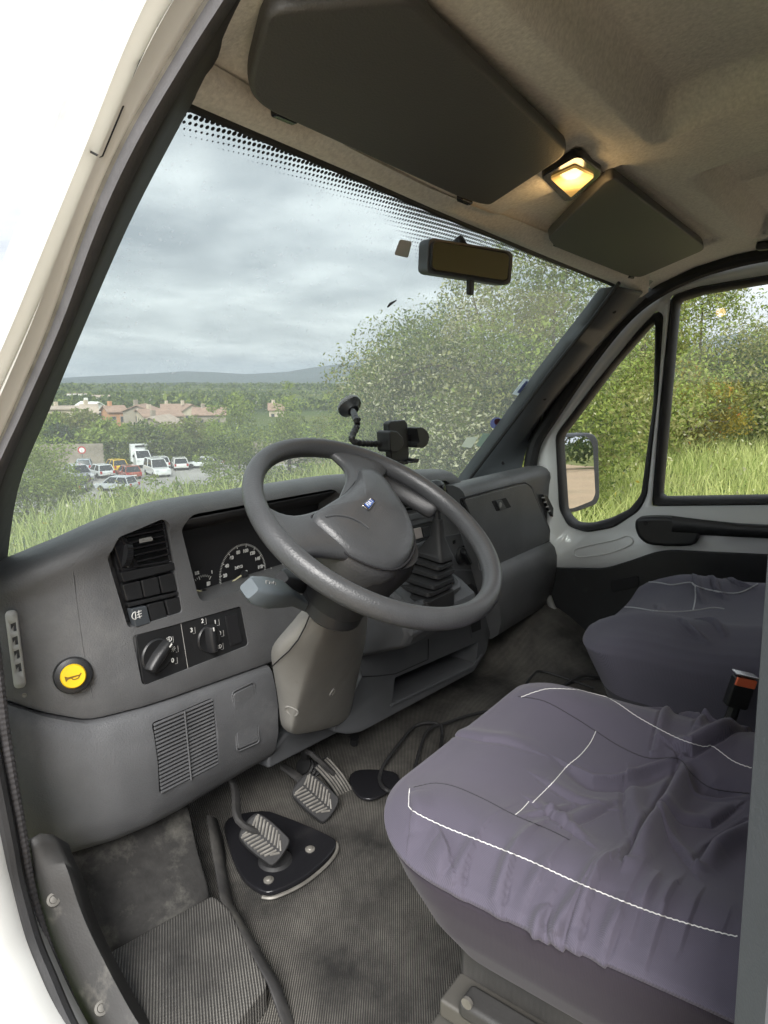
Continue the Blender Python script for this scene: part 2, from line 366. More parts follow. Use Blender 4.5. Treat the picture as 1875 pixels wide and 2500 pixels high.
THREAD = mat('white_thread', (.75, .74, .72), .8); PIPE = mat('grey_piping', (.40, .40, .42), .7); DTHREAD = mat('dark_thread', (.03, .028, .035), .8)

# ------------------------------------------------------------------ planes of the cab
WSP = ((0, .65, 1.22), (0, .61, .59))
def WS(px, py, off=0): return U(px, py, pl=WSP, off=off)
FASP = ((0, 1.005, .70), (0, -.315, .02))
FN = unit(FASP[1]); FX = np.array([1., 0, 0]); FU = np.cross(FN, FX) if np.cross(FN, FX)[2] > 0 else -np.cross(FN, FX)
def F(px, py, off=0): return U(px, py, pl=FASP, off=off)
PSP = ((0, .9525, .5), (0, -1, .0001)); PN = unit(PSP[1])
def PS(px, py, off=0): return U(px, py, pl=PSP, off=off)
DRP = ((.985, .6, .6), (1, .10, 0)); DN = -unit(DRP[1])      # passenger door inner face, DN points into the cab
def DR(px, py, off=0): return U(px, py, pl=(DRP[0], DN), off=off)

# ================================================================== VAN SHELL
van = thing('van', (0, 0, -.62), 'white van whose cab is seen from its open driver door', 'van')
# windscreen
def ws_pt(u, v):    # u -1..1 across, v 0 top .. 1 bottom
    x = .02+u*(.86+.16*v); y = .63+.72*v + .05*(1-u*u)*(1+.6*v); z = 1.24-.70*v
    return np.array([x, y, z])
g = G(); g.grid([[ws_pt(-1+2*j/24, i/16) for j in range(25)] for i in range(17)])
screen = build('windscreen', g, GLASS, van, 180)
ws_bvh = BVHTree.FromPolygons([Vector(p) for p in g.v], g.f)
def hit(bvh, px, py, off=0.0):
    d = ray(px, py); h = bvh.ray_cast(Vector(CAM), Vector(d).normalized())
    if h[0] is None: return None
    return np.array(h[0]) - unit(d)*off
# printed dot band: strip below the header, wide around the mirror foot
def band(rows, name):
    P = []; fade = []
    for px, top, bot in rows:
        col = []
        for k in range(9):
            q = hit(ws_bvh, px, top+(bot-top)*k/8, .003)
            col.append(q)
        P.append(col)
    P = [c for c in P if all(q is not None for q in c)]
    g = G(); g.grid(P); o = build(name, g, FRIT, screen, 180, fixn=False)
    me = o.data; uvl = me.uv_layers.new(name='UVMap'); att = me.attributes.new('fade', 'FLOAT', 'POINT')
    for i in range(len(P)):
        for k in range(9): att.data[i*9+k].value = k/8
    for lp in me.loops:
        c = me.vertices[lp.vertex_index].co
        uvl.data[lp.index].uv = (c.x, c.y*1.3)
    return o
xs = np.linspace(420, 1560, 90)
tl = np.interp(xs, [420, 450, 900, 1000, 1500, 1560], [250, 262, 455, 500, 700, 720])
wd_ = np.interp(xs, [420, 520, 930, 985, 1040, 1110, 1200, 1300, 1500, 1560], [72, 66, 62, 95, 165, 150, 62, 30, 14, 12])
band(list(zip(xs, tl-6, tl+wd_)), 'dot_band')

# roof lining: felt over moulded panels
def sstep(a, b, x): t = np.clip((x-a)/(b-a), 0, 1); return t*t*(3-2*t)
XE = U(1490, 255, pl=((0, .68, 1.24), (0, .2, 1)))[0]
SEALF = [(1285, 1235), (1292, 1160), (1306, 1085), (1345, 1020), (1440, 880), (1530, 770), (1610, 708), (1700, 664), (1790, 636), (1875, 618), (2050, 590)]
_sp = sorted([tuple(DR(x, y, .035)[1:]) for x, y in SEALF[4:]]); SEALY, SEALZ = [p[0] for p in _sp], [p[1] for p in _sp]
def roof_z(x, y):
    z = 1.238 + .20*(.69-y)*sstep(-1.0, .3, y) + (.10)*(1-sstep(-.9, .1, y))
    z = 1.238 + .2*(.69-max(y, .25)) + .05*(max(0, .25-y))
    def panel(x0, x1, y0, y1, h, s): return h*sstep(x0-s, x0+s, x)*(1-sstep(x1-s, x1+s, x))*sstep(y0-s, y0+s, y)*(1-sstep(y1-s, y1+s, y))
    z += panel(-.72, -.14, -.9, .335, .055, .012)
    z += panel(.10, .75, -.9, .335, .045, .012) - .012*math.exp(-((x-.36)/.012)**2)*sstep(.12, .18, y)*(1-sstep(.30, .34, y))
    z += panel(-.79, -.185, .40, .605, .010, .012) + panel(-.085, .66, .41, .63, .012, .012)   # shallow visor recesses
    if x > .76: z += (float(np.interp(y, SEALY, SEALZ))+.012-z)*sstep(.76, .975, x)
    return z
xs_ = np.linspace(-.83, .985, 130); ys_ = np.linspace(-.9, .648, 130)
g = G(); g.grid([[(x, y, roof_z(x, y)) for x in xs_] for y in ys_])
roof = build('roof_lining', g, HEAD, van, 180, fixn=False)
rf_bvh = BVHTree.FromPolygons([Vector(p) for p in g.v], g.f)
g = G(); g.box((0.10, -1.2, 1.42), (1.72, 3.26, .03)); build('roof_skin', g, PAINT, van, bevel=.01)
# rolled front lip of the lining along the glass, and the black header bar of the glass
lip = [hit(ws_bvh, px, py, .014) for px, py in ((452, 264), (530, 297), (700, 368), (900, 452), (1100, 538), (1300, 620), (1440, 676), (1500, 700), (1515, 712))]
lip = [p for p in lip if p is not None]
ls_ = spline(lip, 6); ls_ = [ls_[0]+np.array([-.035, -.005, .0])]+list(ls_)+[ls_[-1]+np.array([.06, -.02, -.02])]
g = G(); g.grid([[p+np.array([0, .012, .012]) for p in ls_], [p+np.array([0, -.006, .004]) for p in ls_], [p+np.array([0, -.022, .008]) for p in ls_], [p+np.array([0, -.040, .020]) for p in ls_], [np.array([p[0], min(.63, p[1]-.04), roof_z(p[0], min(.63, p[1]-.04))-.004]) for p in ls_]])
build('header_roll', g, HEAD, van, 180, fixn=False)
g = G(); g.prism([(-.76, .66, 1.262), (-.76, .63, 1.262), (-.76, .40, 1.40), (-.76, .46, 1.42), (-.76, .69, 1.27)], (1.72, 0, 0)); build('roof_front', g, PAINT, van, 40)
g = G(); g.tube(spline([p+np.array([0, .004, .006]) for p in lip], 5), .006, 8); build('glass_header_seal', g, RUB, van)

# near A-pillar: painted jamb, groove, rubber, inner trim
rows = [-150, 0, 150, 350, 550, 800, 1000, 1200, 1420]
c0 = [410, 333, 275, 197, 114, 10, -75, -160, -250]
cg = [520, 425, 345, 262, 178, 72, -20, -110, -200]
c1 = [560, 472, 385, 280, 196, 105, 20, -72, -140]
c2 = [600, 505, 415, 300, 212, 122, 36, -50, -112]
c2b = [640, 545, 450, 333, 240, 146, 58, -28, -75]
c3 = [690, 580, 485, 372, 275, 172, 82, 0, -30]
c4 = [760, 616, 522, 412, 310, 201, 118, 40, 10]
def pcol(c, off): return spline([WS(x, y, off) for x, y in zip(c, rows)], 5)
K0 = pcol(c0, -.035); KG = pcol(cg, -.055); K1 = pcol(c1, -.075); K2 = pcol(c2, -.078); K2b = pcol(c2b, -.092); K3 = pcol(c3, -.07); K4 = pcol(c4, -.012)
Km = [p+np.array([.03, .12, .02]) for p in K0]
Kf = [(a*.45+b*.55)+np.array([-.012, -.012, 0]) for a, b in zip(K0, KG)]
Kp = [(a*.5+b*.5)+np.array([-.012, -.014, 0]) for a, b in zip(KG, K1)]
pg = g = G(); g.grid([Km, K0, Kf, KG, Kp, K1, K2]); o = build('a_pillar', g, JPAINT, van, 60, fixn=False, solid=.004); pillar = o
g = G(); g.grid([K2, K2b, [a*.5+b*.5+np.array([0, -.008, 0]) for a, b in zip(K2b, K3)]]); build('pillar_textile', g, mat('grey_textile_seal', (.11, .107, .112), .85, .6, 300, .15, 30), van, 60, fixn=False, solid=.003)
g = G(); g.grid([[a*.5+b*.5 for a, b in zip(K2b, K3)], K3, K4, [p+np.array([.0, .05, .0]) for p in K4]]); build('pillar_seal', g, SEAL, van, 60, fixn=False, solid=.003)
g = G(); g.tube([p for p in K2], .0035, 6); build('seal_bead', g, STEEL, van)
pb_ = BVHTree.FromPolygons([Vector(p) for p in pg.v], pg.f)
gl_ = [hit(pb_, x, y, .001) for x, y in ((424, 4), (385, 70), (345, 145), (300, 260), (250, 380), (243, 382), (222, 371), (200, 360))]; gl_ = [p for p in gl_ if p is not None]
g = G(); g.tube(gl_, .0011, 5); build('panel_gap', g, DARK, van)

# far A-pillar trim between the glass and the passenger door, with its screw plugs
IN = [(1508, 700), (1440, 788), (1350, 900), (1250, 1033), (1150, 1165), (1105, 1225)]
OUT = [(1578, 728), (1500, 805), (1415, 905), (1325, 1020), (1280, 1110), (1262, 1225)]
A = spline([WS(x, y, -.012) for x, y in IN], 6); B = spline([DR(x, y, .03) for x, y in OUT], 6)
MID = [(a+b)/2+np.array([-.012, -.03, 0]) for a, b in zip(A, B)]
g = G(); g.grid([[a+np.array([0, .05, 0]) for a in A], A, MID, B, [b+np.array([.012, .03, 0]) for b in B]])
trim = build('pillar_trim', g, TRIM, van, 70, fixn=False, solid=.004)
tb = BVHTree.FromPolygons([Vector(p) for p in g.v], g.f)
for px, py in ((1500, 760), (1330, 973), (1229, 1130)):
    p = hit(tb, px, py, .004)
    if p is not None: g = G(); g.lathe(p, (-.55, -.8, .1), [(.0001, .001), (.0055, .001), (.0065, -.002)], 14); build('screw_plug', g, DARK, trim)
g = G(); g.tube([WS(x, y, -.02) for x, y in [(1512, 690)]+IN[1:]], .0055, 6); build('glass_edge_seal', g, RUB, van)

# door aperture seal on the far side
g = G(); g.tube(spline([DR(x, y, .035) for x, y in SEALF], 6), .023, 10); build('door_seal', g, RUB, van)

# near door aperture: lower jamb, two seals, sill trim with screws
d1 = [(-150, 1300), (-100, 1500), (-48, 1800), (3, 2050), (24, 2155), (60, 2291), (99, 2391), (148, 2499), (225, 2640)]
d2 = [(-80, 1300), (-38, 1500), (-4, 1800), (39, 2050), (57, 2155), (97, 2296), (138, 2395), (181, 2499), (262, 2640)]
d3 = [(-50, 1300), (-8, 1500), (30, 1800), (71, 2050), (90, 2177), (121, 2291), (167, 2408), (214, 2499), (300, 2640)]
d4 = [(-30, 1300), (5, 1500), (46, 1800), (120, 2050), (157, 2140), (187, 2231), (226, 2321), (320, 2499), (420, 2640)]
J = lambda c, x: spline([U(a, b, x=x) for a, b in c], 6)
D1, D2, D3, D4 = J(d1, -.925), J(d2, -.905), J(d3, -.885), J(d4, -.855)
D0 = [p+np.array([-.27, .03, -.04]) for p in D1]; D0b = [p+np.array([-.025, -.010, 0]) for p in D1]; D0c = [p+np.array([-.035, -.004, 0]) for p in D1]
g = G(); g.grid([D0, D0c, D0b, D1, [p+np.array([.03, .02, 0]) for p in D1]]); build('door_jamb', g, mat('white_paint_dimmed_for_sun', (.50, .505, .49), .4, var=.05, vs=5), van, 60, fixn=False, solid=.003)  # body white darkened in colour to offset the direct sun and sky here
g = G(); g.tube([(a*.5+b*.5) for a, b in zip(D1, D2)], .0115, 10); build('door_seal', g, RUB, van, label='smooth black outer bulb of the near door seal')
g = G(); pth = resample([(a*.5+b*.5) for a, b in zip(D2, D3)], 420)
g.tube(pth, [.0075+.0005*math.sin(i*1.5) for i in range(420)], 9); build('door_seal', g, SEAL, van, label='ribbed textile inner edge of the near door seal')
# sill trim: slightly raised plastic strip beside the seal
S0 = [p for p in D3][18:]; S1 = [p+np.array([.005, 0, .006]) for p in D4][18:]
S1b = [p+np.array([.022, .0, -.03]) for p in S1]
g = G(); g.grid([S0, [(a+b)/2+np.array([0, 0, .006]) for a, b in zip(S0, S1)], S1, S1b]); sill = build('sill_trim', g, SILLM, van, 70, fixn=False, solid=.003)
SCREWM = mat('dull_screw', (.10, .095, .085), .55, metal=.3)
sb = BVHTree.FromPolygons([Vector(p) for p in g.v], g.f)
for px, py in ((131, 2196), (248, 2461)):
    p = hit(sb, px, py, .002)
    if p is not None:
        g = G(); g.lathe(p, unit(CAM-p), [(.0105, -.002), (.0095, .0025), (.006, .003), (.005, .0015), (.002, .002)], 18); build('screw', g, SCREWM, sill)

# near B-pillar edge (right border of the picture)
Bt, Bb = U(1874, 1360, x=-.88), U(1788, 2560, x=-.88)
dirb = unit(Bt-Bb)
prof = [(0, 0), (.006, -.012), (.03, -.014), (.034, -.004), (.055, -.002), (.30, -.02), (.30, .03), (.02, .05), (.004, .03)]
def bring(t): base = Bb+dirb*t; return [base+np.array([-(q), -p, 0]) for p, q in prof]
g = G(); g.loft([bring(t) for t in (-.6, -.2, .2, .6, 1.0)]); build('b_pillar', g, TRIM, van, 30)
g = G(); g.tube([Bb+dirb*t+np.array([.012, -.02, 0]) for t in (-.6, 0, .5, 1.0)], .009, 8); build('b_pillar_seal', g, RUB, van)

# floor, toe board, firewall, back wall, off-side lower wall
g = G(); xf = np.linspace(-.86, 1.0, 40); yf = np.linspace(-.9, 1.45, 60)
def floor_z(x, y):
    z = .0; z += .62*max(0, y-1.03)**1.15*1.0
    tunnel = .17*sstep(.62, .90, x)*sstep(.62, .95, y)
    return z + tunnel
g.grid([[(x, y, floor_z(x, y)) for x in xf] for y in yf]); build('floor', g, MATRIB, van, 180, fixn=False)
g = G(); g.box((.06, 1.40, .18), (1.86, .02, .74)); build('firewall', g, FLOORM, van)
g = G(); g.box((.06, -.92, .6), (1.95, .02, 1.7)); build('bulkhead', g, mat('tan_lining', (.5, .45, .38), .9), van)
g = G(); g.box((-.93, -1.4, .5), (.05, 2.7, 1.9)); build('side_wall', g, PAINT, van, bevel=.01)
far_w = holed([(1.03, -2.9, -.45), (1.03, -.2, -.45), (1.03, -.2, 1.45), (1.03, -2.9, 1.45)], [[(1.03, -.88, .6), (1.03, -.28, .6), (1.03, -.28, 1.2), (1.03, -.88, 1.2)]])  # unseen opening added to let daylight onto the bulkhead the mirror reflects
build('side_wall', far_w, PAINT, van, 30, solid=.04)
g = G(); g.box((.05, -1.2, -.06), (1.9, 3.2, .08)); build('underbody', g, FLOORM, van)
# raised step mat and felt kick panel by the near sill
st = [U(x, y, z=.045) for x, y in ((262, 2325), (520, 2182), (560, 2215), (655, 2400), (560, 2520), (335, 2540))]
g = G(); g.prism(rnd([p-np.array([0, 0, .05]) for p in st], .012), (0, 0, .05)); build('step_mat', g, STEPRIB, van, bevel=.006)
g = G()
r0 = [np.array([-.87, 1.12, .30]), np.array([-.74, 1.10, .30]), np.array([-.60, 1.09, .28]), np.array([-.545, 1.09, .27])]
r1 = [np.array([-.87, 1.06, .16]), np.array([-.74, 1.05, .15]), np.array([-.60, 1.04, .13]), np.array([-.545, 1.03, .12])]
r2 = [U(150, 2250, z=.07), U(255, 2330, z=.05), U(520, 2188, z=.052), U(505, 2150, z=.06)]
r2b = [(a+b)/2+np.array([0, .01, -.01]) for a, b in zip(r1, r2)]
g.grid([r0, r1, r2b, r2, [p-np.array([0, 0, .05]) for p in r2]]); build('kick_panel', g, FELT, van, 180, sub=2, fixn=False, solid=.004)
sidek = [U(505, 1990, y=1.03), U(522, 2100, y=.97), U(540, 2200, z=.04), U(655, 2400, z=.045), U(690, 2500, z=.02)]
g = G(); g.grid([[p for p in sidek], [p+np.array([.022, .0, -.02]) for p in sidek], [p+np.array([.03, -.005, -.06]) for p in sidek]]); build('mat_edge', g, FLOORM, van, 180, solid=.004, fixn=False)
# ================================================================== PASSENGER DOOR
door = thing('passenger_door', (.99, .5, -.05), 'white passenger door with a triangular quarter window and black arm bar', 'door')
def dpoly(pts, off): return [DR(x, y, off) for x, y in pts]
door_out = [(1296, 1420), (1296, 1170), (1310, 1092), (1352, 1024), (1448, 884), (1538, 778), (1618, 718), (1706, 674), (1790, 648), (1875, 632), (2060, 600), (2060, 1420)]
q_out = [(1604, 757), (1621, 768), (1608, 960), (1581, 1211), (1562, 1247), (1500, 1288), (1434, 1300), (1388, 1285), (1365, 1244), (1356, 1062), (1452, 936), (1558, 806)]
q_in = [(1600, 781), (1595, 983), (1565, 1208), (1536, 1244), (1488, 1268), (1440, 1281), (1405, 1279), (1381, 1250), (1371, 1097), (1370, 1068), (1502, 893)]
m_out = [(1638, 722), (1703, 700), (1875, 671), (2000, 655), (2000, 1230), (1875, 1233), (1591, 1236), (1612, 980)]
m_in = [(1658, 735), (1715, 717), (1875, 690), (1985, 674), (1985, 1208), (1875, 1211), (1615, 1215), (1636, 980)]
g = holed(rnd(dpoly(door_out, 0), .02), [rnd(dpoly(q_out, 0), .02), rnd(dpoly(m_out, 0), .012)])
PAINT_LIT = mat('white_paint_lifted_for_shade', (.84, .85, .84), .28, coat=.4)  # body white lightened in colour to make up for weak light on the door
build('inner_panel', g, PAINT_LIT, door, 40, solid=.012)
g = holed(rnd(dpoly(door_out, -.05), .02), [rnd(dpoly(q_out, -.05), .02), rnd(dpoly(m_out, -.05), .012)])
build('outer_skin', g, PAINT, door, 40, solid=.006)
def ring_seal(name, o_, i_, r1, r2):
    A_, B_ = rnd(dpoly(o_, .004), r1), rnd(dpoly(i_, -.012), r2)
    A_ = resample(list(A_)+[A_[0]], 121)[:-1]; B_ = resample(list(B_)+[B_[0]], 121)[:-1]
    # start both loops at matching points
    k = np.argmin(np.linalg.norm(B_-A_[0], axis=1)); B_ = np.roll(B_, -k, axis=0)
    M_ = (A_+B_)/2 + DN*.012
    g = G(); g.loft([[p-DN*.05 for p in A_], list(A_), list(A_*.75+B_*.25+DN*.012), list(A_*.3+B_*.7+DN*.012), list(B_), [p-DN*.04 for p in B_]], True, False)
    return build(name, g, RUB, door, 60)
qw = ring_seal('window_seal', q_out, q_in, .02, .016); mw = ring_seal('window_seal', m_out, m_in, .012, .01)
g = G(); P = dpoly(q_in, -.026); P = [p+(p-sum(P)/len(P))*.02 for p in P]; g.add(P, [tuple(range(len(P)))]); build('quarter_pane', g, SIDEGLASS, door)
g = G(); P = dpoly(m_in, -.028); P = [p+(p-sum(P)/len(P))*.02 for p in P]; g.add(P, [tuple(range(len(P)))]); build('window_pane', g, SIDEGLASS, door)
# pressed swage below the quarter window
sw = [(1402, 1345), (1420, 1336), (1500, 1318), (1530, 1308), (1545, 1318), (1535, 1332), (1480, 1352), (1412, 1360)]
g = G(); pts_ = spline(dpoly(sw, .0065), 5, True); g.tube(pts_+[pts_[0]], .0028, 8); build('pressed_rib', g, PAINT_LIT, door)
# lower trim panel
low = [(1250, 1378), (1375, 1385), (1480, 1386), (1545, 1366), (1600, 1346), (1640, 1341), (1875, 1352), (2060, 1358), (2060, 1790), (1220, 1790)]
g = G(); g.prism(rnd(dpoly(low, .007), [0, 0, .03, .03, .03, .03, 0, 0, 0, 0]), DN*.012); build('lower_trim', g, BLK, door, bevel=.004)
g = G(); P = dpoly([(1490, 1417), (1560, 1405), (1562, 1432), (1494, 1446)], .02); g.prism(rnd(P, .01), DN*.006); build('trim_catch', g, DARK, door, bevel=.002)
g = G(); g.prism(rnd(dpoly([(1500, 1360), (2060, 1380), (2060, 2000), (1300, 2000), (1300, 1380)], -.05), .0), DN*-.01); build('outer_lower_skin', g, PAINT, door)
# arm bar
blob = [(1557, 1272), (1562, 1262), (1580, 1257), (1640, 1257), (1690, 1268), (1716, 1285), (1712, 1305), (1690, 1326), (1600, 1325), (1570, 1310), (1559, 1290)]
g = G(); g.prism(spline(dpoly(blob, .006), 3, True), DN*.05); bar = build('arm_bar', g, BLK, door, bevel=.012, seg=4)
g = G(); g.loft([[DR(px, cy+sgn*h, o_) for sgn, o_ in ((-1, .030), (-1, .054), (-.5, .062), (.5, .062), (1, .052), (1, .03))] for px, cy, h in ((1640, 1281, 22), (1720, 1288, 19), (1800, 1294, 17), (1880, 1298, 17), (2030, 1304, 18))]); build('grip', g, BLK, bar, 60)
g = G(); g.lathe(DR(1577, 1277, .0575), DN, [(.0005, .001), (.0075, .001), (.008, -.004)], 16); build('screw_hole', g, DARK, bar)
# pale lower edge strip of the door aperture by the passenger footwell
g = G(); g.tube(spline([DR(x, y, .03) for x, y in ((1338, 1455), (1352, 1490), (1385, 1540), (1430, 1575))]+[np.array([.80, .35, .02])], 6), .012, 10); build('aperture_edge', g, GREYL, van)
# wing mirror outside the quarter window
wm = thing('wing_mirror', (1.25, .75, .55), 'grey cased wing mirror outside the quarter window', 'mirror')
MX = 1.30
def WMp(px, py, off=0): return U(px, py, pl=((MX, .87, .6), WMN), off=off)
# the mirror's tilt: the camera looks back along the van's far side
vm = unit(np.array([MX, .87, .63])-CAM); rm = unit(np.array([.42, -.905, -.035])); WMN = unit(rm-vm)
mo = [(1345, 1062), (1440, 1056), (1455, 1062), (1463, 1078), (1466, 1215), (1458, 1232), (1410, 1250), (1345, 1256)]
mi = [(1350, 1071), (1425, 1064), (1438, 1070), (1446, 1090), (1452, 1205), (1445, 1222), (1400, 1240), (1350, 1246)]
g = G(); g.prism(rnd([WMp(x, y, -.002) for x, y in mo], .012), -WMN*.07); build('casing', g, TRIM, wm, bevel=.012, seg=3)
MIRR = mat('mirror_glass', (.86, .87, .87), .01, metal=1)
g = G(); g.prism(rnd([WMp(x, y, .0) for x, y in mi], .01), WMN*.003); build('mirror_glass', g, MIRR, wm, 20)
g = G(); g.tube([WMp(1340, 1200, -.085), np.array([1.05, 1.0, .55])], .02, 10); build('mirror_arm', g, RUB, wm)

# ================================================================== DASHBOARD
dash = thing('dashboard', (.05, 1.15, .02), 'dark grey grained plastic dashboard under the windscreen', 'dashboard')
def lin(x, xs, ys): return float(np.interp(x, xs, ys))
YOX = [-.885, -.84, -.78, -.72, -.66, -.60]; YOV = [.12, .082, .045, .018, .004, 0]
ZTX = [-.885, -.84, -.77, -.70, -.642, -.543, -.13, .10, .25, .36, .405, .43]; ZTV = [.632, .656, .683, .708, .727, .739, .737, .724, .712, .704, .690, .660]
ZSX = [-.885, -.85, -.80, -.745, -.68, -.5, -.36, .4]; ZSV = [.475, .467, .432, .405, .402, .39, .381, .372]
def smooth_tab(xs, ys):   # cubic-ish table
    fx = np.linspace(xs[0], xs[-1], 400); fy = np.interp(fx, xs, ys); k = np.hanning(31); k /= k.sum()
    pad = np.r_[[fy[0]]*15, fy, [fy[-1]]*15]; return fx, np.convolve(pad, k, 'valid')
YO, ZT, ZS = smooth_tab(YOX, YOV), smooth_tab(ZTX, ZTV), (np.array(ZSX), np.array(ZSV))
def yF(z): return 1.005-(.70-z)*.0635
def upper(x):
    yo, zt, zs = lin(x, *YO), lin(x, *ZT), lin(x, *ZS)
    P = [(1.12+yo, zs-.02), (yF(zs)+.014+yo, zs-.008), (yF(zs)+.004+yo, zs-.005), (yF(zs)+yo, zs+.004)]
    for t in (.2, .45, .7, .9, 1): z = zs+.004+(zt-.05-zs-.004)*t; P.append((yF(z)+yo, z))
    yl = yF(zt-.05)+yo
    P += [(yl-.006, zt-.036), (yl-.006, zt-.024), (yl-.001, zt-.012), (yl+.010, zt-.004), (yl+.025, zt), (yl+.05, zt-.001), (yl+.09, zt-.008), (1.33+yo*.3, zt-.11), (1.33+yo*.3, zs-.02)]
    sh_ = max(0, (x-.27)/.16)*.30
    return [np.array([x+sh_*max(0, .66-z), y, z]) for y, z in P]
xsu = sorted(set(list(np.linspace(-.885, .43, 90))))
g = G(); g.loft([upper(x) for x in xsu]); fascia = build('upper_fascia', g, DASH, dash, 32)
def xz(poly, y0, y1, r=.012): return G().prism(rnd([np.array([x, y0, z]) for x, z in poly], r), (0, y1-y0, 0))
CLUST = [(-.550, .694), (-.524, .546), (-.15, .552), (-.115, .69), (-.14, .712), (-.53, .714)]
SWB = [(-.690, .668), (-.672, .698), (-.588, .716), (-.576, .705), (-.562, .540), (-.669, .540)]
LPN = [(-.664, .526), (-.428, .516), (-.417, .432), (-.656, .434)]
CV1 = [(.0, .69), (.205, .69), (.212, .612), (.0, .612)]; CV2 = [(.245, .682), (.335, .676), (.372, .65), (.387, .606), (.247, .608)]
CSW = [(.02, .575), (.285, .575), (.285, .512), (.02, .512)]
cut(fascia, [xz(CLUST, .93, 1.17, .02), xz(SWB, .93, 1.035, .008), xz(LPN, .93, 1.0, .008), xz(CV1, .93, 1.05), xz(CV2, .93, 1.05), xz(CSW, .93, 1.004, .006)], 32)
me = fascia.data; fa_bvh = BVHTree.FromPolygons([Vector(np.array(v.co)+ROOTLOC[dash.name]) for v in me.vertices], [p.vertices[:] for p in me.polygons])
# faint mould crease down the near end block
cr_ = [hit(fa_bvh, px, py, .0005) for px, py in ((180, 1375), (178, 1400), (184, 1450), (193, 1520), (203, 1590), (214, 1650), (226, 1705))]
cr_ = [p for p in cr_ if p is not None]
g = G(); g.tube(cr_, .0009, 5); build('mould_crease', g, DASH, fascia)

# ---- instrument cluster
COFF = -.062
def CL(px, py, o=0): return F(px, py, COFF+o)
clu = build('instrument_cluster', xz([(x*1.0+(.004 if x < -.3 else -.004), z) for x, z in CLUST], 1.062, 1.072, .02), DARK, dash)
g = G(); P = [np.array([x, 1.056, z]) for x, z in ((-.55, .53), (-.12, .53), (-.12, .70), (-.55, .70))]
# sloping black inner hood
g = G(); g.grid([[(-.545, 1.0, .706), (-.13, 1.0, .706)], [(-.545, 1.06, .672), (-.13, 1.06, .672)]]); build('hood_lining', g, DARK, clu, solid=.003)
def cvec(p, c): d = p-c; return d @ FX, d @ FU
def dial(center, R, a0, a1, nt, major, name, labels, tsz, rl):
    c = CL(*center, .003)
    g = G()
    for i in range(nt+1):
        a = a0+(a1-a0)*i/nt; mj = i % major == 0; d = FX*math.cos(a)+FU*math.sin(a); tn = FX*-math.sin(a)+FU*math.cos(a)
        r0, r1, w = R-(.0072 if mj else .0042), R, (.0009 if mj else .00055)
        g.add([c+d*r0-tn*w, c+d*r0+tn*w, c+d*r1+tn*w, c+d*r1-tn*w], [(0, 1, 2, 3)])
    build(name+'_ticks', g, DIALW, clu, 0, kind='stuff')
    for s, a in labels: text(s, c+(FX*math.cos(a)+FU*math.sin(a))*rl, FX, FU, tsz, DIALW, clu, 'numeral', bold=.0004)
    return c
pc = (594, 1401); c = CL(*pc, .003)
rs = [cvec(CL(*p, .003), c) for p in ((544, 1434), (547, 1348), (569, 1339), (646, 1408))]
Rsp = float(np.mean([np.hypot(*q) for q in rs])); a0 = math.atan2(rs[0][1], rs[0][0]); a0 = a0+2*math.pi if a0 < 0 else a0; a1 = math.atan2(rs[3][1], rs[3][0])
dial(pc, Rsp, a0, a1, 72, 8, 'speedometer', [(str(v), a0+(a1-a0)*v/180) for v in range(0, 181, 20)], .0098, Rsp*.76)
g = G(); a = a0+.02; d = FX*math.cos(a)+FU*math.sin(a); tn = FX*-math.sin(a)+FU*math.cos(a)
g.prism([c-tn*.0014, c+d*Rsp*.92-tn*.0006, c+d*Rsp*.92+tn*.0006, c+tn*.0014], FN*.002); build('needle', g, NEED, clu)
g = G(); g.lathe(c, FN, [(.0075, 0), (.007, .006), (.0001, .007)], 20); build('needle_hub', g, BLK, clu)
text('34963', CL(583, 1385, .003), FX, FU, .0085, DIALW, clu, 'odometer', bold=.0003)
text('km/h', CL(621, 1412, .003), FX, FU, .006, DIALW, clu, 'lettering')
g = G(); g.box(CL(605, 1426, .003), (.018, .001, .008)); build('trip_window', g, BLKG, clu)
g = G(); g.lathe(CL(601, 1394, .003), FN, [(.002, 0), (.002, .002)], 10); build('trip_button', g, DIALW, clu)
fc = dial((497, 1445), .034, 2.7, .9, 12, 6, 'fuel_gauge', [('1/2', 1.85), ('1', .95)], .0085, .042)
a = 2.72; d = FX*math.cos(a)+FU*math.sin(a); tn = FX*-math.sin(a)+FU*math.cos(a)
g = G(); g.prism([fc-tn*.0014, fc+d*.031-tn*.0006, fc+d*.031+tn*.0006, fc+tn*.0014], FN*.002); build('needle', g, NEED, clu)
g = G(); g.lathe(fc, FN, [(.006, 0), (.0055, .005), (.0001, .006)], 16); build('needle_hub', g, BLK, clu)
g = G(); q = CL(508, 1425, .003); g.box(q, (.006, .001, .008)); g.box(q+FX*.0045, (.0012, .001, .007)); build('fuel_symbol', g, DIALW, clu)
tcn = dial((708, 1398), .034, 2.85, .6, 12, 3, 'temperature_gauge', [('50', 2.72), ('90', 1.75)], .008, .043)
a = 2.5; d = FX*math.cos(a)+FU*math.sin(a); tn = FX*-math.sin(a)+FU*math.cos(a)
g = G(); g.prism([tcn-tn*.0012, tcn+d*.031-tn*.0006, tcn+d*.031+tn*.0006, tcn+tn*.0012], FN*.002); build('needle', g, NEED, clu)
q = CL(662, 1389, .003); g = G(); g.box(q, (.0014, .001, .008)); g.box(q-FU*.004, (.007, .001, .0014)); build('temperature_symbol', g, DIALW, clu)

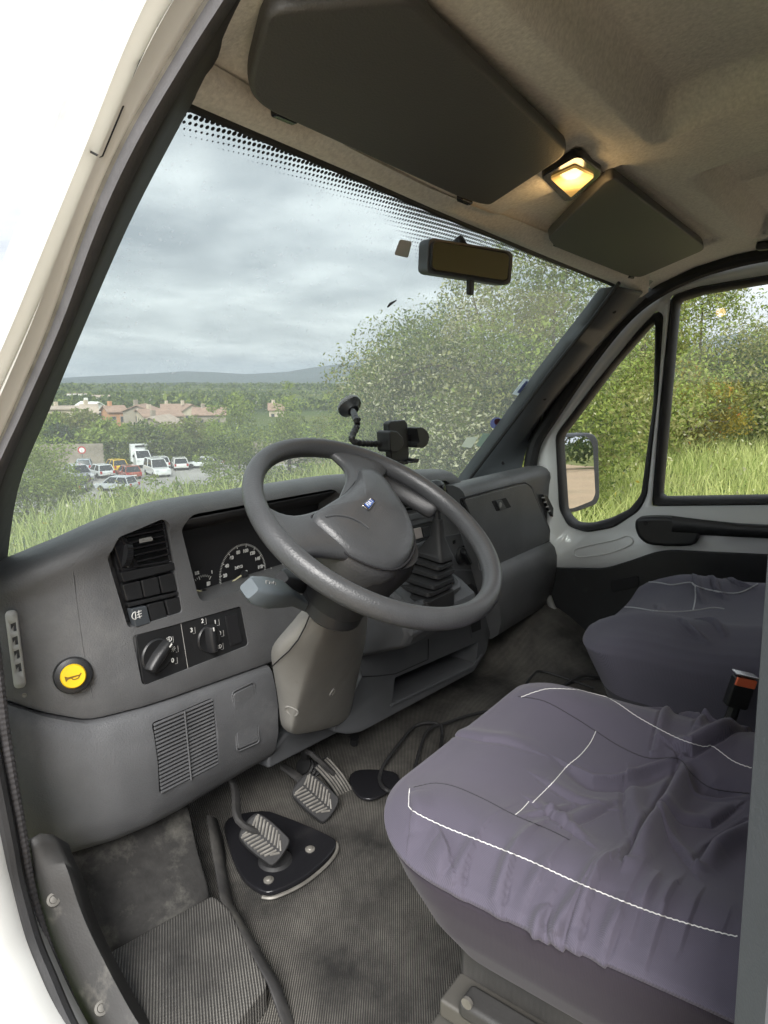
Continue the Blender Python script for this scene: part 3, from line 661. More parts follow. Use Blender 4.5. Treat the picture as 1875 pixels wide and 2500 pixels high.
# ---- switch bank, side vent, light panel (pixel crop helper: 250,1230 at 0.2411)
def k2(x, y): return 250+.2411*x, 1230+.2411*y
def fp(pts, o): return [F(*k2(x, y), o) for x, y in pts]
def fplate(name, pts, o0, o1, m, par, r=.002, bevel=.0012, label=None, seg=2):
    g = G(); g.prism(rnd(fp(pts, o0), r), FN*(o1-o0)); return build(name, g, m, par, 35, bevel=bevel, seg=seg, label=label)
bank = fplate('switch_bank', [(45, 400), (95, 300), (600, 150), (640, 180), (815, 1095), (290, 1250)], -.026, -.016, BLK, dash, .004)
fplate('cover_bar', [(138, 690), (705, 585), (715, 650), (170, 785)], -.016, -.002, BLK, bank)
fplate('cover_bar', [(215, 1000), (750, 880), (758, 908), (230, 1038)], -.016, -.004, BLK, bank)
SWQ = [[(165, 815), (342, 772), (378, 945), (212, 978)], [(356, 770), (520, 733), (555, 903), (390, 942)], [(534, 730), (682, 692), (726, 868), (572, 900)],
       [(243, 1056), (397, 1020), (440, 1195), (290, 1238)], [(416, 1015), (578, 975), (622, 1142), (462, 1187)], [(598, 970), (748, 934), (798, 1088), (638, 1130)]]
SWM = mat('slate_switch_plastic', (.055, .062, .07), .4, .2, 500)
for i, q in enumerate(SWQ): s_ = fplate('rocker_switch', q, -.016, (-.001 if i == 3 else -.0045), SWM if i == 3 else BLK, bank, .003, .002, label='blue grey fog lamp switch with white symbol' if i == 3 else None, seg=3)
q = F(*k2(345, 1128), .0002); g = G()
pth = [q+FX*(-.006+.006*math.cos(t))*1-FX*.001+FU*.007*math.sin(t) for t in np.linspace(math.pi/2, 3*math.pi/2, 9)]
fs = spline([q+FU*.0065-FX*.0015, q+FU*.005-FX*.006, q-FX*.0085, q-FU*.005-FX*.006, q-FU*.0065-FX*.0015], 4); g.tube(fs+[fs[0]], .0007, 5)
for dz in (.0045, 0, -.0045): g.tube([q+FX*.001+FU*dz, q+FX*.010+FU*(dz+.0006)], .0006, 5)
g.tube([q+FX*.0055+FU*.007, q+FX*.0045, q+FX*.006-FU*.007], .0006, 5); build('fog_symbol', g, WHT, bank)
vent = fplate('air_vent', [(185, 305), (600, 160), (622, 180), (695, 575), (320, 640)], -.024, -.021, DARK, dash, .002, 0)
g = G(); fr = fp([(185, 305), (600, 160), (622, 180), (695, 572), (322, 638)], -.004); g.tube([*fr, fr[0]], .0017, 6); build('vent_rim', g, BLKG, vent)
fplate('vent_cheek', [(62, 400), (95, 335), (178, 315), (322, 640), (155, 690)], -.02, -.005, BLKG, vent, .003)
sl = [((325, 272), (602, 200)), ((225, 345), (607, 268)), ((252, 408), (617, 332)), ((278, 470), (628, 394)), ((302, 535), (640, 458)), ((325, 598), (655, 520))]
for (xa, ya), (xb, yb) in sl:
    A_, B_ = F(*k2(xa, ya), -.010), F(*k2(xb, yb), -.010); g = G(); t = unit(B_-A_); uu = unit(np.cross(t, FN)); uu = uu if uu[2] > 0 else -uu
    w = uu*.0015; dpt = FN*.008 + uu*.003
    g.add([A_-w-dpt, B_-w-dpt, B_+w-dpt, A_+w-dpt, A_-w+dpt, B_-w+dpt, B_+w+dpt, A_+w+dpt], [(0, 3, 2, 1), (4, 5, 6, 7), (0, 1, 5, 4), (1, 2, 6, 5), (2, 3, 7, 6), (3, 0, 4, 7)]); build('slat', g, BLKG, vent, bevel=.0006)
for i in range(4):
    xa = 330+i*75; A_, B_ = F(*k2(xa, 300-i*22), -.019), F(*k2(xa+95, 615-i*14), -.019)
    g = G(); g.tube([A_, B_], .0014, 4); build('vane', g, BLK, vent)
for yy in ((420, 365),):
    g = G(); P = fp([(372, 372), (500, 345), (505, 370), (376, 397)], -.001); g.prism(P, FN*.002)
    for i in range(9): A_ = F(*k2(382+i*13.5, 372-i*2.8), .001); g.box(A_, (.0012, .003, .0055))
    build('vent_tab', g, GREYL, vent)
cw = F(*k2(195, 510), -.019); g = G(); axw = unit(FX*.93+FU*-.25)
g.lathe(cw-axw*.0065, axw, [(.021, 0), (.0255, .001), (.0255, .012), (.021, .013)], 40); tw = build('thumbwheel', g, BLK, vent)
g = G()
for i in range(-9, 10):
    a = i*.115; rd = FN*math.cos(a)+np.cross(axw, FN)*math.sin(a); g.box(cw+rd*.0258, (.011, .0012, .0012), np.stack([axw, rd, np.cross(axw, rd)], 1))
build('wheel_ridges', g, BLKG, vent, 0, kind='stuff')
g = G(); g.lathe(F(*k2(254, 631), -.004), FN, [(.0026, 0), (.0024, .001), (.0001, .0012)], 12); build('marker_dot', g, WHT, vent)
g = G(); q = F(*k2(140, 362), -.0042); g.tube([q-FX*.004-FU*.002, q+FX*.002, q+FX*.003+FU*.005], .0012, 5); build('flow_symbol', g, WHT, vent)

lp_ = fplate('light_panel', [(312, 1335), (330, 1315), (1395, 1030), (1420, 1050), (1485, 1440), (1470, 1460), (420, 1825), (385, 1800)], -.012, -.003, BLK, dash, .004)
def knob(center, R, ang, name):
    o_ = F(*k2(*center), -.003); g = G(); g.lathe(o_, FN, [(R, 0), (R*1.0, .002), (R*.93, .0045), (R*.90, .004), (.0001, .004)], 40); k_ = build(name, g, BLK, dash)
    d = FX*math.cos(ang)+FU*math.sin(ang); tn = FX*-math.sin(ang)+FU*math.cos(ang)
    rings = []
    for h, wl_, ww in ((.003, 1.0, .40), (.012, .98, .34), (.017, .93, .24), (.019, .85, .14)):
        rings.append([o_+FN*h+d*R*wl_*sx_+tn*R*ww*sy_ for sx_, sy_ in ((-1, -.55), (-.85, -.8), (0, -1), (.85, -.8), (1, -.55), (1, .55), (.85, .8), (0, 1), (-.85, .8), (-1, .55))])
    g = G(); g.loft(rings); build('grip', g, BLK, k_, 40)
    g = G(); g.box(o_+d*R*.80+FN*.0192, (.007, .0022, .0012), np.stack([d, tn, FN], 1)); build('marker', g, WHT, k_); return k_
knob((545, 1535), .030, .72, 'rotary_knob'); knob((1075, 1362), .0262, 1.62, 'rotary_knob')
for s_, p in (('3', (903, 1280)), ('2', (1014, 1187)), ('1', (1143, 1198)), ('0', (1190, 1311)), ('0', (712, 1586))): text(s_, F(*k2(*p), -.0022), FX, FU, .0115, WHT, lp_, 'numeral', bold=.0001)
for (x, y) in ((940, 1280), (1052, 1187), (1183, 1198), (1228, 1308), (1225, 1440), (760, 1585), (768, 1468), (718, 1372)):
    g = G(); P = fp([(x-22, y+35), (x+2, y+30), (x-5, y-30)], -.0024); g.tube(P, .0006, 4); build('notch', g, GREYL, lp_)
def lamp_sym(p, s):
    q = F(*k2(*p), -.0022); g = G(); a_ = [q+FU*.004*s, q+FX*.003*s+FU*.003*s, q+FX*.0045*s, q+FX*.003*s-FU*.003*s, q-FU*.004*s]; a_ = spline(a_, 4); g.tube(a_+[a_[0]], .0006, 5)
    for i in (-1, 0, 1): g.tube([q-FX*.0012*s+FU*.003*s*i, q-FX*.0048*s+FU*.003*s*i], .0005, 4)
    build('lamp_symbol', g, WHT, lp_)
lamp_sym((676, 1372), 1.1); lamp_sym((1188, 1445), .9)
q = F(*k2(717, 1470), -.0022); g = G(); c_ = [q+(FX*math.cos(t)+FU*math.sin(t))*.002 for t in np.linspace(0, 2*math.pi, 13)]; g.tube(c_, .0005, 4)
for i in range(8): d = FX*math.cos(i*math.pi/4)+FU*math.sin(i*math.pi/4); g.tube([q+d*.0034, q+d*.005], .0005, 4)
build('sidelight_symbol', g, WHT, lp_)
pk = fplate('blank_pocket', [(1236, 1140), (1362, 1108), (1418, 1402), (1290, 1442)], -.003, -.0005, BLK, lp_, .004, .001); fplate('pocket_inset', [(1258, 1150), (1352, 1126), (1402, 1392), (1302, 1422)], -.0005, .0003, DARK, lp_, .003, 0)
g = G(); g.tube([F(*k2(795, 1212), -.0028), F(*k2(866, 1664), -.0028)], .0007, 4); build('panel_joint', g, GREYL, lp_)

# ---- horn button and side demister on the near end block
def on_dash(px, py, o=0):
    h = fa_bvh.ray_cast(Vector(CAM), Vector(ray(px, py)).normalized()); n_ = np.array(h[1]); n_ = n_ if n_ @ ray(px, py) < 0 else -n_
    return np.array(h[0])+n_*o, n_
p, nn = on_dash(178, 1647); nn = unit(nn*.6+unit(CAM-p)*.6)
hb = build('horn_button', G().lathe(p, nn, [(.030, -.006), (.030, .004), (.0275, .011), (.020, .014), (.0001, .0135)], 40), BLK, dash, 40)
build('button_cap', G().lathe(p, nn, [(.0195, .012), (.0192, .017), (.0175, .019), (.0001, .0195)], 36), YEL, hb, 40)
hr = unit(np.cross([0, 0, 1], nn)); hr = hr if hr @ RT > 0 else -hr; hu = np.cross(nn, hr); hu = hu if hu[2] > 0 else -hu
rr_ = unit(hr+hu*.14); ru = unit(np.cross(nn, rr_)); ru = ru if ru[2] > 0 else -ru; q = p+nn*.0198
HSYM = mat('brown_print', (.16, .09, .005), .5)
g = G(); g.prism([q-rr_*.0125+ru*.0045, q-rr_*.0125-ru*.0045, q-rr_*.008-ru*.0018, q+rr_*.009-ru*.001, q+rr_*.009+ru*.0005, q-rr_*.008+ru*.0016], nn*.0006)
lp2 = spline([q-rr_*.003-ru*.001, q-rr_*.001-ru*.0045, q+rr_*.006-ru*.0045, q+rr_*.009-ru*.001, q+rr_*.012+ru*.002], 4); g.tube(lp2, .0009, 5); build('trumpet_symbol', g, HSYM, hb)
P4 = [on_dash(*q_, .001)[0] for q_ in ((13, 1490), (42, 1486), (66, 1674), (36, 1678))]
n4 = unit(np.cross(P4[1]-P4[0], P4[3]-P4[0])); n4 = n4 if n4 @ (CAM-P4[0]) > 0 else -n4
ug, vg = (P4[1]-P4[0]+P4[2]-P4[3])/2, (P4[3]-P4[0]+P4[2]-P4[1])/2; og = sum(P4)/4
gp = lambda u, v, o=0: og+ug*(u-.5)+vg*(v-.5)+n4*o
outer = rnd([gp(0, 0, .004), gp(1, 0, .004), gp(1, 1, .004), gp(0, 1, .004)], .008)
slots = [[gp(.33, .17+i*.175, .004), gp(.80, .15+i*.175, .004), gp(.80, .265+i*.175, .004), gp(.33, .275+i*.175, .004)] for i in range(4)]
g = holed(outer, slots); VENTG = mat('pale_vent_plastic', (.42, .42, .41), .5, .2, 500)
sv = build('side_demister', g, VENTG, dash, 30, solid=.005)
g = G(); g.add([gp(.1, .1, -.003), gp(.9, .1, -.003), gp(.9, .9, -.003), gp(.1, .9, -.003)], [(0, 1, 2, 3)]); build('backing', g, DARK, sv, 0)
for i in range(4):
    v0 = .17+i*.175; g = G(); g.prism([gp(.15, v0+.105, .0045), gp(.52, v0+.04, .0045), gp(.52, v0+.105, .0045)], n4*-.006); build('slot_vane', g, VENTG, sv, 0)
p, nn = on_dash(60, 1697); build('screw', G().lathe(p, nn, [(.004, -.001), (.0035, .002), (.0012, .001)], 12), STEEL, dash)

# ---- driver side lower panel with its speaker grille
def lower(x):
    yo, zs = lin(x, *YO), lin(x, *ZS); zb = .157 + .03*sstep(-.83, -.885, x)
    y0 = .972+yo
    P = [(1.08+yo, zs-.009), (y0+.022, zs-.009), (y0+.012, zs-.012), (y0+.004, zs-.022), (y0-.004, zs-.05), (y0-.010, (zs+zb)/2+.02), (y0-.008, zb+.07), (y0+.002, zb+.03), (y0+.014, zb+.012), (y0+.032, zb+.002), (y0+.06, zb), (1.08+yo, zb+.004)]
    return [np.array([x, y, z]) for y, z in P]
g = G(); g.loft([lower(x) for x in np.linspace(-.883, -.368, 40)]); lowp = build('lower_panel', g, DASHLOW, dash, 38)
gq = [F(375, 1768, .014), F(522, 1705, .014), F(536, 1868, .014), F(394, 1942, .014)]
cut(lowp, [G().prism(rnd([p+np.array([0, -.06, 0]) for p in gq], .008), (0, .088, 0))], 38)
me = lowp.data; lo_bvh = BVHTree.FromPolygons([Vector(np.array(v.co)+ROOTLOC[dash.name]) for v in me.vertices], [p.vertices[:] for p in me.polygons])
gril = build('speaker_grille', G().prism([p+np.array([0, .012, 0]) for p in gq], (0, .01, 0)), DARK, dash)
gb = lambda u, v: (gq[0]*(1-u)+gq[1]*u)*(1-v)+(gq[3]*(1-u)+gq[2]*u)*v
SLM = None
for i in range(19):
    v = (i+.5)/19
    for (u0, u1) in ((.02, .48), (.505, .985)):
        A_, B_ = gb(u0, v), gb(u1, v); g = G(); g.tube([A_+np.array([0, .003, 0]), B_+np.array([0, .003, 0])], .0026, 6, flat=1.0); build('slat', g, DASHLOW, gril)
A_, B_ = gb(.492, .0), gb(.492, 1); g = G(); g.tube([A_, B_], .002, 5); build('grille_rib', g, DASHLOW, gril)
pk_ = [(566, 1690), (620, 1664), (633, 1812), (579, 1836)]
P = [hit(lo_bvh, *q_, .004) for q_ in pk_]; n_ = unit(np.cross(P[1]-P[0], P[3]-P[0])); n_ = n_ if n_[1] < 0 else -n_
g = G(); rp = rnd(P, .008); g.tube(list(rp)+[rp[0]], .0016, 6); build('blank_rim', g, DASHLOW, lowp)
rp2 = rnd([sum(P)/4+(p-sum(P)/4)*.93 for p in P], .007); g = G(); g.prism([p-n_*.004 for p in rp2], n_*.006); build('blank_plate', g, DASHLOW, lowp, bevel=.0015)

# ---- knee panel under the column, centre console face with open shelf
g = G(); g.prism(rnd([F(*q_, -.02) for q_ in ((700, 1790), (880, 1700), (905, 1560), (960, 1560), (940, 1690), (850, 1778), (655, 1880), (655, 1850))], .01), (0, .1, 0)); build('knee_panel', g, DASHC, dash, bevel=.008, seg=3)
cons = [(760, 1390), (868, 1560), (884, 1650), (849, 1724), (812, 1787), (850, 1793), (882, 1787), (925, 1764), (1156, 1640), (1188, 1590), (1204, 1509), (1210, 1390)]
g = G(); g.prism(rnd([F(*q_, .006) for q_ in cons], .012), (0, .22, 0)); console = build('console_face', g, DASHC, dash, bevel=.008, seg=3)
cav = [(964, 1654), (1043, 1620), (1168, 1566), (1161, 1619), (957, 1716)]
ROOTLOC[console.name] = ROOTLOC[dash.name]
dgc = G().prism(rnd([F(*q_, .006)+np.array([0, -.05, 0]) for q_ in cav], .006), (0, .2, 0)); cut(console, [dgc], 38)
g = G(); A_ = [F(*q_, .007) for q_ in ((884, 1652), (925, 1650), (966, 1645), (1045, 1610), (1046, 1582), (1046, 1560))]; g.tube(A_, .0013, 5); build('panel_joint', g, DARK, console)
g = G(); g.tube([F(*q_, .008) for q_ in ((955, 1722), (1060, 1672), (1156, 1626), (1176, 1598))], .004, 8); build('shelf_lip', g, DASHC, console)
g = G(); P = [F(*q_, .006) for q_ in ((1142, 1508), (1186, 1494), (1188, 1540), (1150, 1558))]; g.prism(rnd(P, .006), FN*.002); so_ = build('socket_bezel', g, DASHC, console, bevel=.001)
g = G(); P = [F(*q_, .0085) for q_ in ((1148, 1512), (1172, 1502), (1174, 1536), (1152, 1545))]; g.prism(rnd(P, .004), FN*.0008); build('socket', g, DARK, console)

# ---- centre stack
def k3(x, y): return 900+.3014*x, 1100+.3014*y
def fp3(pts, o): return [F(*k3(x, y), o) for x, y in pts]
cst = build('centre_stack', G().prism(fp3([(40, 860), (530, 705), (900, 640), (1010, 1010), (860, 1290), (40, 1290)], .0), FN*.005), DASHC, dash, bevel=.003)
def vent_block(corners, nsl, par):
    c = fp3(corners, -.03); build('vent_back', G().prism(c, FN*.002), DARK, par)
    c = fp3(corners, -.006)
    for i in range(nsl):
        v = (i+.5)/nsl; A_, B_ = c[0]*(1-v)+c[3]*v, c[1]*(1-v)+c[2]*v; w, d_ = FU*.0017, FN*.009-FU*.002; g = G()
        g.add([A_-w-d_, B_-w-d_, B_+w-d_, A_+w-d_, A_-w+d_, B_-w+d_, B_+w+d_, A_+w+d_], [(0, 3, 2, 1), (4, 5, 6, 7), (0, 1, 5, 4), (1, 2, 6, 5), (2, 3, 7, 6), (3, 0, 4, 7)]); build('slat', g, BLK, par, bevel=.0006)
v1 = build('centre_vent', G().prism(fp3([(90, 275), (380, 215), (430, 480), (120, 540)], -.034), FN*.002), DARK, dash); vent_block([(90, 275), (390, 220), (440, 475), (120, 540)], 8, v1)
v2 = build('centre_vent', G().prism(fp3([(440, 270), (600, 240), (690, 420), (500, 450)], -.034), FN*.002), DARK, dash); vent_block([(450, 265), (610, 240), (680, 405), (500, 450)], 6, v2)
for q_, o_ in ((((210, 548), (510, 478), (512, 520), (215, 590)), .006), (((215, 595), (522, 525), (528, 565), (218, 640)), .003)): build('trim_bar', G().prism(rnd(fp3(q_, -.002), .002), FN*o_), DASHC, cst, bevel=.0015)
swp = build('hazard_switch_row', G().prism(rnd(fp3([(215, 650), (505, 578), (525, 690), (215, 775)], -.004), .003), FN*.003), BLK, dash)
for q_, m_s in (([(292, 650), (348, 636), (366, 722), (318, 738)], BLK), ([(350, 636), (414, 620), (432, 702), (370, 720)], mat('pale_switch', (.33, .29, .27), .5)), ([(424, 626), (482, 612), (496, 690), (440, 706)], BLK), ([(222, 668), (250, 660), (262, 745), (225, 756)], BLK)):
    build('rocker_switch', G().prism(rnd(fp3(q_, -.001), .002), FN*.004), m_s, swp, bevel=.001)
o_ = F(*k3(742, 850), .005); hk = build('heater_knob', G().lathe(o_, FN, [(.026, 0), (.026, .006), (.022, .010), (.0001, .011)], 28), BLK, dash)
g = G(); d = unit(FX*.62-FU*.78); tn = np.cross(FN, d); g.prism([o_+FN*.010-d*.020-tn*.006, o_+FN*.010+d*.036-tn*.005, o_+FN*.010+d*.036+tn*.005, o_+FN*.010-d*.020+tn*.006], FN*.016); build('grip', g, BLK, hk, bevel=.003)
for x, y in ((692, 740), (765, 785)): build('mark_plate', G().box(F(*k3(x, y), .006), (.012, .002, .010)), GREYL if False else BLKG, cst)
ash = build('ashtray', G().prism(rnd(fp3([(640, 1125), (820, 1075), (862, 1110), (868, 1180), (650, 1260), (600, 1245)], .004), .003), FN*.006), BLK, dash)
g = G(); A_ = fp3([(650, 1200), (790, 1110), (850, 1150), (850, 1180)], .014); A_ = fp3([(625, 1235), (655, 1190), (810, 1140), (858, 1165), (846, 1195)], .012); g.tube(spline(A_, 4), .0042, 8); build('bright_rim', g, CHROME, ash)
g = G(); g.prism(fp3([(665, 1160), (815, 1108), (835, 1125), (660, 1190)], .010), FN*.003); build('bright_tab', g, CHROME, ash, bevel=.001)
# shelf that carries the gear lever
g = G(); sh = [(1.02, .50), (.97, .495), (.86, .44), (.825, .415), (.815, .39), (.83, .36), (1.02, .28)]
g.loft([[np.array([x, y + (.012 if k in (0, 3) else 0), z]) for y, z in sh] for k, x in enumerate((-.10, -.085, .20, .215))]); build('gear_shelf', g, DASHC, dash, 30, bevel=.008, seg=3)

# ---- passenger side: body, glove box, end vent
def pside(x):
    t = sstep(.90, 1.03, x); zt = .664-.035*t; yo = .02*t
    P = [(1.3, .10), (1.0, .135), (.965+yo, .14), (.935+yo, .165), (.915+yo, .22), (.906+yo, .29), (.908+yo, .345), (.918+yo, .375), (.935+yo, .391), (.952+yo, .398), (.953+yo, .404), (.9505+yo, .45), (.948+yo, zt-.06), (.944+yo, zt-.035), (.947+yo, zt-.018), (.958+yo, zt-.006), (.975+yo, zt), (1.01+yo, zt-.002), (1.3, zt-.09)]
    sh_ = max(0, (.7-x)/.34)*.42
    return [np.array([x+sh_*max(0, .664-z), y, z]) for y, z in P]
g = G(); g.loft([pside(x) for x in (.335, .345, .5, .65, .8, .9, .93, .955, .975)]); psd = build('passenger_fascia', g, DASH, dash, 34)
gl_o = [(1122, 1218), (1258, 1182), (1282, 1178), (1296, 1190), (1346, 1308), (1346, 1316), (1230, 1378), (1196, 1392)]
build('lid_gap', G().prism(rnd([PS(*q_, .0) for q_ in gl_o], .012), PN*.0072), DARK, psd, 0)
cg_ = sum(PS(*q_, 0) for q_ in gl_o)/len(gl_o)
lid = build('glove_box_lid', G().prism(rnd([PS(*q_, .0)+(cg_-PS(*q_, 0))*.024 for q_ in gl_o], .012), PN*.0098), DASH, dash, bevel=.003)
def k5(x, y): return 1050+.3014*x, 950+.3014*y
lo2 = [PS(*q_, .0078) for q_ in gl_o]; lo2 = rnd(lo2, .012); build('lid_joint', G().tube(list(lo2)+[lo2[0]], .0026, 6), DARK, psd)
lat = build('lid_latch', G().prism(rnd([PS(*k5(*q_),   .0098) for q_ in ((498, 908), (612, 880), (655, 955), (540, 990))], .003), PN*.001), DARK, dash, 0)
build('latch_handle', G().prism([PS(*k5(*q_), .0106) for q_ in ((528, 905), (572, 894), (614, 966), (560, 980))], PN*.003), DASHC, lat, bevel=.001)
g = G(); q = PS(*k5(568, 938), .0136); g.lathe(q, PN, [(.0085, 0), (.008, .002), (.0001, .0022)], 18); build('key_lock', g, GREYL, lat)
ev = build('end_vent', G().prism(rnd([PS(*k5(*q_), .006) for q_ in ((890, 850), (925, 862), (980, 975), (985, 1060), (960, 1010), (912, 920))], .004), PN*.012), BLK, dash, bevel=.002)
for i in range(4): A_, B_ = PS(*k5(905+i*17, 880+i*38), .019), PS(*k5(928+i*14, 878+i*36), .019); g = G(); g.tube([A_, B_], .0025, 5); build('slat', g, GREYL, ev)
# ================================================================== STEERING WHEEL
TL = math.radians(58); WA = np.array([0, -math.cos(TL), math.sin(TL)]); WBv = np.array([0, math.sin(TL), math.cos(TL)]); WC = np.array([-.525, .58, .75])
wheel = thing('steering_wheel', tuple(WC), 'dark grey steering wheel with a small blue badge', 'steering wheel')
def wp(a, b, h=0): return WC+FX*a+WBv*b+WA*h
RM, rm_ = .1860, .0140
rings = []
for i in range(96):
    t = 2*math.pi*i/96; d = FX*math.cos(t)+WBv*math.sin(t)
    rings.append([WC+d*(RM+rm_*math.cos(k*2*math.pi/20))+WA*(rm_*1.12*math.sin(k*2*math.pi/20)) for k in range(20)])
g = G(); g.loft(rings+[rings[0]], True, False); rim = build('rim', g, WHEELM, wheel, 180)
def spoke(ang, widths, name, twist=0, label=None):
    rings = []
    d = FX*math.cos(ang)+WBv*math.sin(ang); tn = -FX*math.sin(ang)+WBv*math.cos(ang)
    for r, w0, w1, h, th in widths:    # radius, extent to each side, height, half thickness
        ring = []
        for k in range(24):
            t = k*2*math.pi/24; cx_, sy_ = math.cos(t), math.sin(t)
            e_ = lambda v: math.copysign(abs(v)**.75, v)
            side = (w1 if cx_ > 0 else w0)*e_(cx_)
            ring.append(WC+d*(r-.012*(side/.08)**2*(r > .15))+tn*side+WA*(h+th*e_(sy_)-.10*max(0, abs(side)-.06)*(r < .12)))
        rings.append(ring)
    g = G(); g.loft(rings); return build(name, g, WHEELM, wheel, 60, sub=1)
SR = math.radians(50); SLf = math.radians(172)
spoke(SR, [(.184, .046, .070, -.002, .010), (.170, .042, .062, -.004, .012), (.155, .034, .042, -.006, .012), (.135, .026, .033, -.008, .013), (.105, .030, .035, -.010, .014), (.07, .055, .048, -.014, .015), (.02, .06, .06, -.02, .016)], 'spoke')
spoke(SLf, [(.184, .066, .046, -.002, .010), (.170, .058, .044, -.004, .012), (.155, .042, .038, -.007, .012), (.13, .036, .036, -.010, .013), (.10, .042, .042, -.013, .014), (.06, .055, .052, -.016, .015), (.02, .06, .06, -.02, .016)], 'spoke')
# dark moulded backs of the spokes that run out along the rim
def back(angs, name):
    rings = []
    for a, r0, r1 in angs:
        d = FX*math.cos(a)+WBv*math.sin(a); rings.append([WC+d*r0+WA*-.030, WC+d*(r0+r1)/2+WA*-.012, WC+d*r1+WA*-.004, WC+d*r1+WA*-.022, WC+d*(r0+r1)/2+WA*-.036])
    g = G(); g.loft(rings); build(name, g, BLK, wheel, 60, sub=2)
R_ = math.radians
back([(R_(46), .132, .170), (R_(40), .142, .172), (R_(30), .150, .174), (R_(18), .154, .176), (R_(7), .158, .178), (R_(1), .166, .18)], 'spoke_back')
back([(R_(176), .12, .168), (R_(183), .126, .17), (R_(191), .137, .172), (R_(199), .150, .174), (R_(204), .162, .178)], 'spoke_back')
pad2 = [(.078, .113), (.107, .096), (.088, .03), (.045, -.045), (-.03, -.072), (-.090, -.035), (-.108, .022), (-.100, .040), (-.083, .046), (-.011, .066), (.043, .090)]
pad = spline([np.array([a, b]) for a, b in pad2], 6, True); cpad = np.mean(pad, axis=0)
rings = []
for s, h in ((1.03, -.105), (1.02, -.02), (1.0, -.004), (.97, .004), (.92, .0085), (.75, .0135), (.5, .017), (.25, .0185), (.04, .019)):
    rings.append([wp(*(cpad+(q-cpad)*s*(1 if h > -.05 else .72)), h+ .02*(q[1]-.0)*(h > -.05) - .012*(1 if h > -.05 else 0)*max(0, -q[1]/.07)*s) for q in pad])
g = G(); g.loft(rings); padm = build('hub_pad', g, WHEELM, wheel, 50)
pd_bvh = BVHTree.FromPolygons([Vector(p) for p in g.v], [f for f in g.f])
g = G(); rim_l = [wp(*(cpad+(q-cpad)*1.012), -.002+.02*q[1]-.012*max(0, -q[1]/.07)) for q in pad]; g.tube(rim_l+[rim_l[0]], .0016, 6); build('pad_joint', g, DARK, wheel)
hs = [hit(pd_bvh, x, y, .0012) for x, y in ((900, 1290), (880, 1275), (850, 1262), (820, 1258), (795, 1262))]
hs = [p for p in hs if p is not None]
g = G(); g.tube(spline(hs, 4), .0015, 6); build('pad_crease', g, WHEELM, padm)
# hub skirt down to the column
g = G(); g.lathe(WC, -WA, [(.075, .02), (.078, .05), (.068, .09), (.056, .12), (.05, .15), (.03, .16)], 32); build('hub_skirt', g, BLK, wheel)
# badge
bc = [hit(pd_bvh, x, y, .0012) for x, y in ((882, 1234), (904, 1216), (916, 1225), (898, 1248))]
bcn = unit(np.cross(bc[1]-bc[0], bc[3]-bc[0])); bcn = bcn if bcn @ WA > 0 else -bcn
build('badge', G().prism(rnd(bc, .003), bcn*.002), CHROME, padm, bevel=.0007)
bm_ = sum(bc)/4; fr_ = [bm_+(p-bm_)*.72+bcn*.0022 for p in bc]; build('badge_field', G().prism(fr_, bcn*.0006), BLUE, padm, 0)
# letters on the badge run along its long side, read from the right
br = unit(fr_[1]-fr_[0]); br = unit(unit(fr_[2]-fr_[3])+br); bu = np.cross(bcn, br)
text('FIAT', bm_+bcn*.0029, -br if False else br, bu, .0098, WHT, padm, 'badge_lettering', extr=.0002)

# ================================================================== STEERING COLUMN
colm = thing('steering_column', (-.50, .82, .3), 'taupe plastic steering column cover with two stalks', 'column cover')
def shr(z, xl, xr, yf, yb, nose):   # one horizontal section: front face narrower than back
    return [np.array([xl, yb, z+.03]), np.array([xl-.002, (yf+yb)/2, z+.01]), np.array([xl+.004, yf+.03, z]), np.array([xl+.02, yf+.012, z]), np.array([nose-.015, yf-.006, z-.003]), np.array([nose, yf-.002, z-.003]), np.array([nose+.018, yf+.018, z]), np.array([xr, (yf+yb)/2, z+.01]), np.array([xr, yb, z+.03])]
S = []
for py_, pl_, pn_, pr_, yf_ in ((1478, 742, 815, 900, .69), (1520, 712, 805, 900, .715), (1560, 672, 790, 898, .74), (1592, 645, 775, 895, .765), (1640, 657, 755, 885, .795), (1700, 672, 735, 872, .83), (1750, 680, 720, 862, .86), (1800, 686, 705, 850, .89)):
    lb_, lm_, n_2, r_2, rb_ = U(pl_, py_-14, y=yf_+.13), U(pl_*.72+pn_*.28, py_, y=yf_+.03), U(pn_, py_+6, y=yf_), U(pr_, py_-20, y=yf_+.07), U(pr_+4, py_-34, y=yf_+.16)
    l2_ = lb_*.45+lm_*.55+np.array([-.004, 0, 0]); r3_ = n_2*.6+r_2*.4+np.array([.004, -.004, 0])
    S.append([lb_, l2_, lm_, n_2*.75+lm_*.25+np.array([0, -.003, 0]), n_2, r3_, r_2, rb_])
g = G(); g.loft(S); shroud = build('column_cover', g, COLM, colm, 180, sub=2)
cb = BVHTree.FromPolygons([Vector(p) for p in g.v], g.f)
jl = [hit(cb, *p, .0012) for p in ((764, 1478), (757, 1500), (745, 1530), (728, 1562), (705, 1590), (680, 1612), (665, 1626))]
g = G(); g.tube([p for p in jl if p is not None], .0012, 5); build('cover_joint', g, DARK, shroud)
for px, py, r in ((822, 1530, .010), (712, 1736, .013), (812, 1690, .009)):
    p = hit(cb, px, py, .0006)
    if p is not None:
        h = cb.ray_cast(Vector(CAM), Vector(ray(px, py)).normalized()); n_ = np.array(h[1]); n_ = n_ if n_ @ (CAM-p) > 0 else -n_
        g = G(); g.lathe(p, n_, [(r*1.15, -.001), (r, .0012), (r*.7, -.001), (.0001, -.004)], 18); build('screw_recess', g, COLM, shroud)
collar = build('stalk_housing', G().lathe(WC-WA*.135, -WA, [(.035, 0), (.048, .006), (.05, .035), (.04, .045)], 28), BLK, colm)
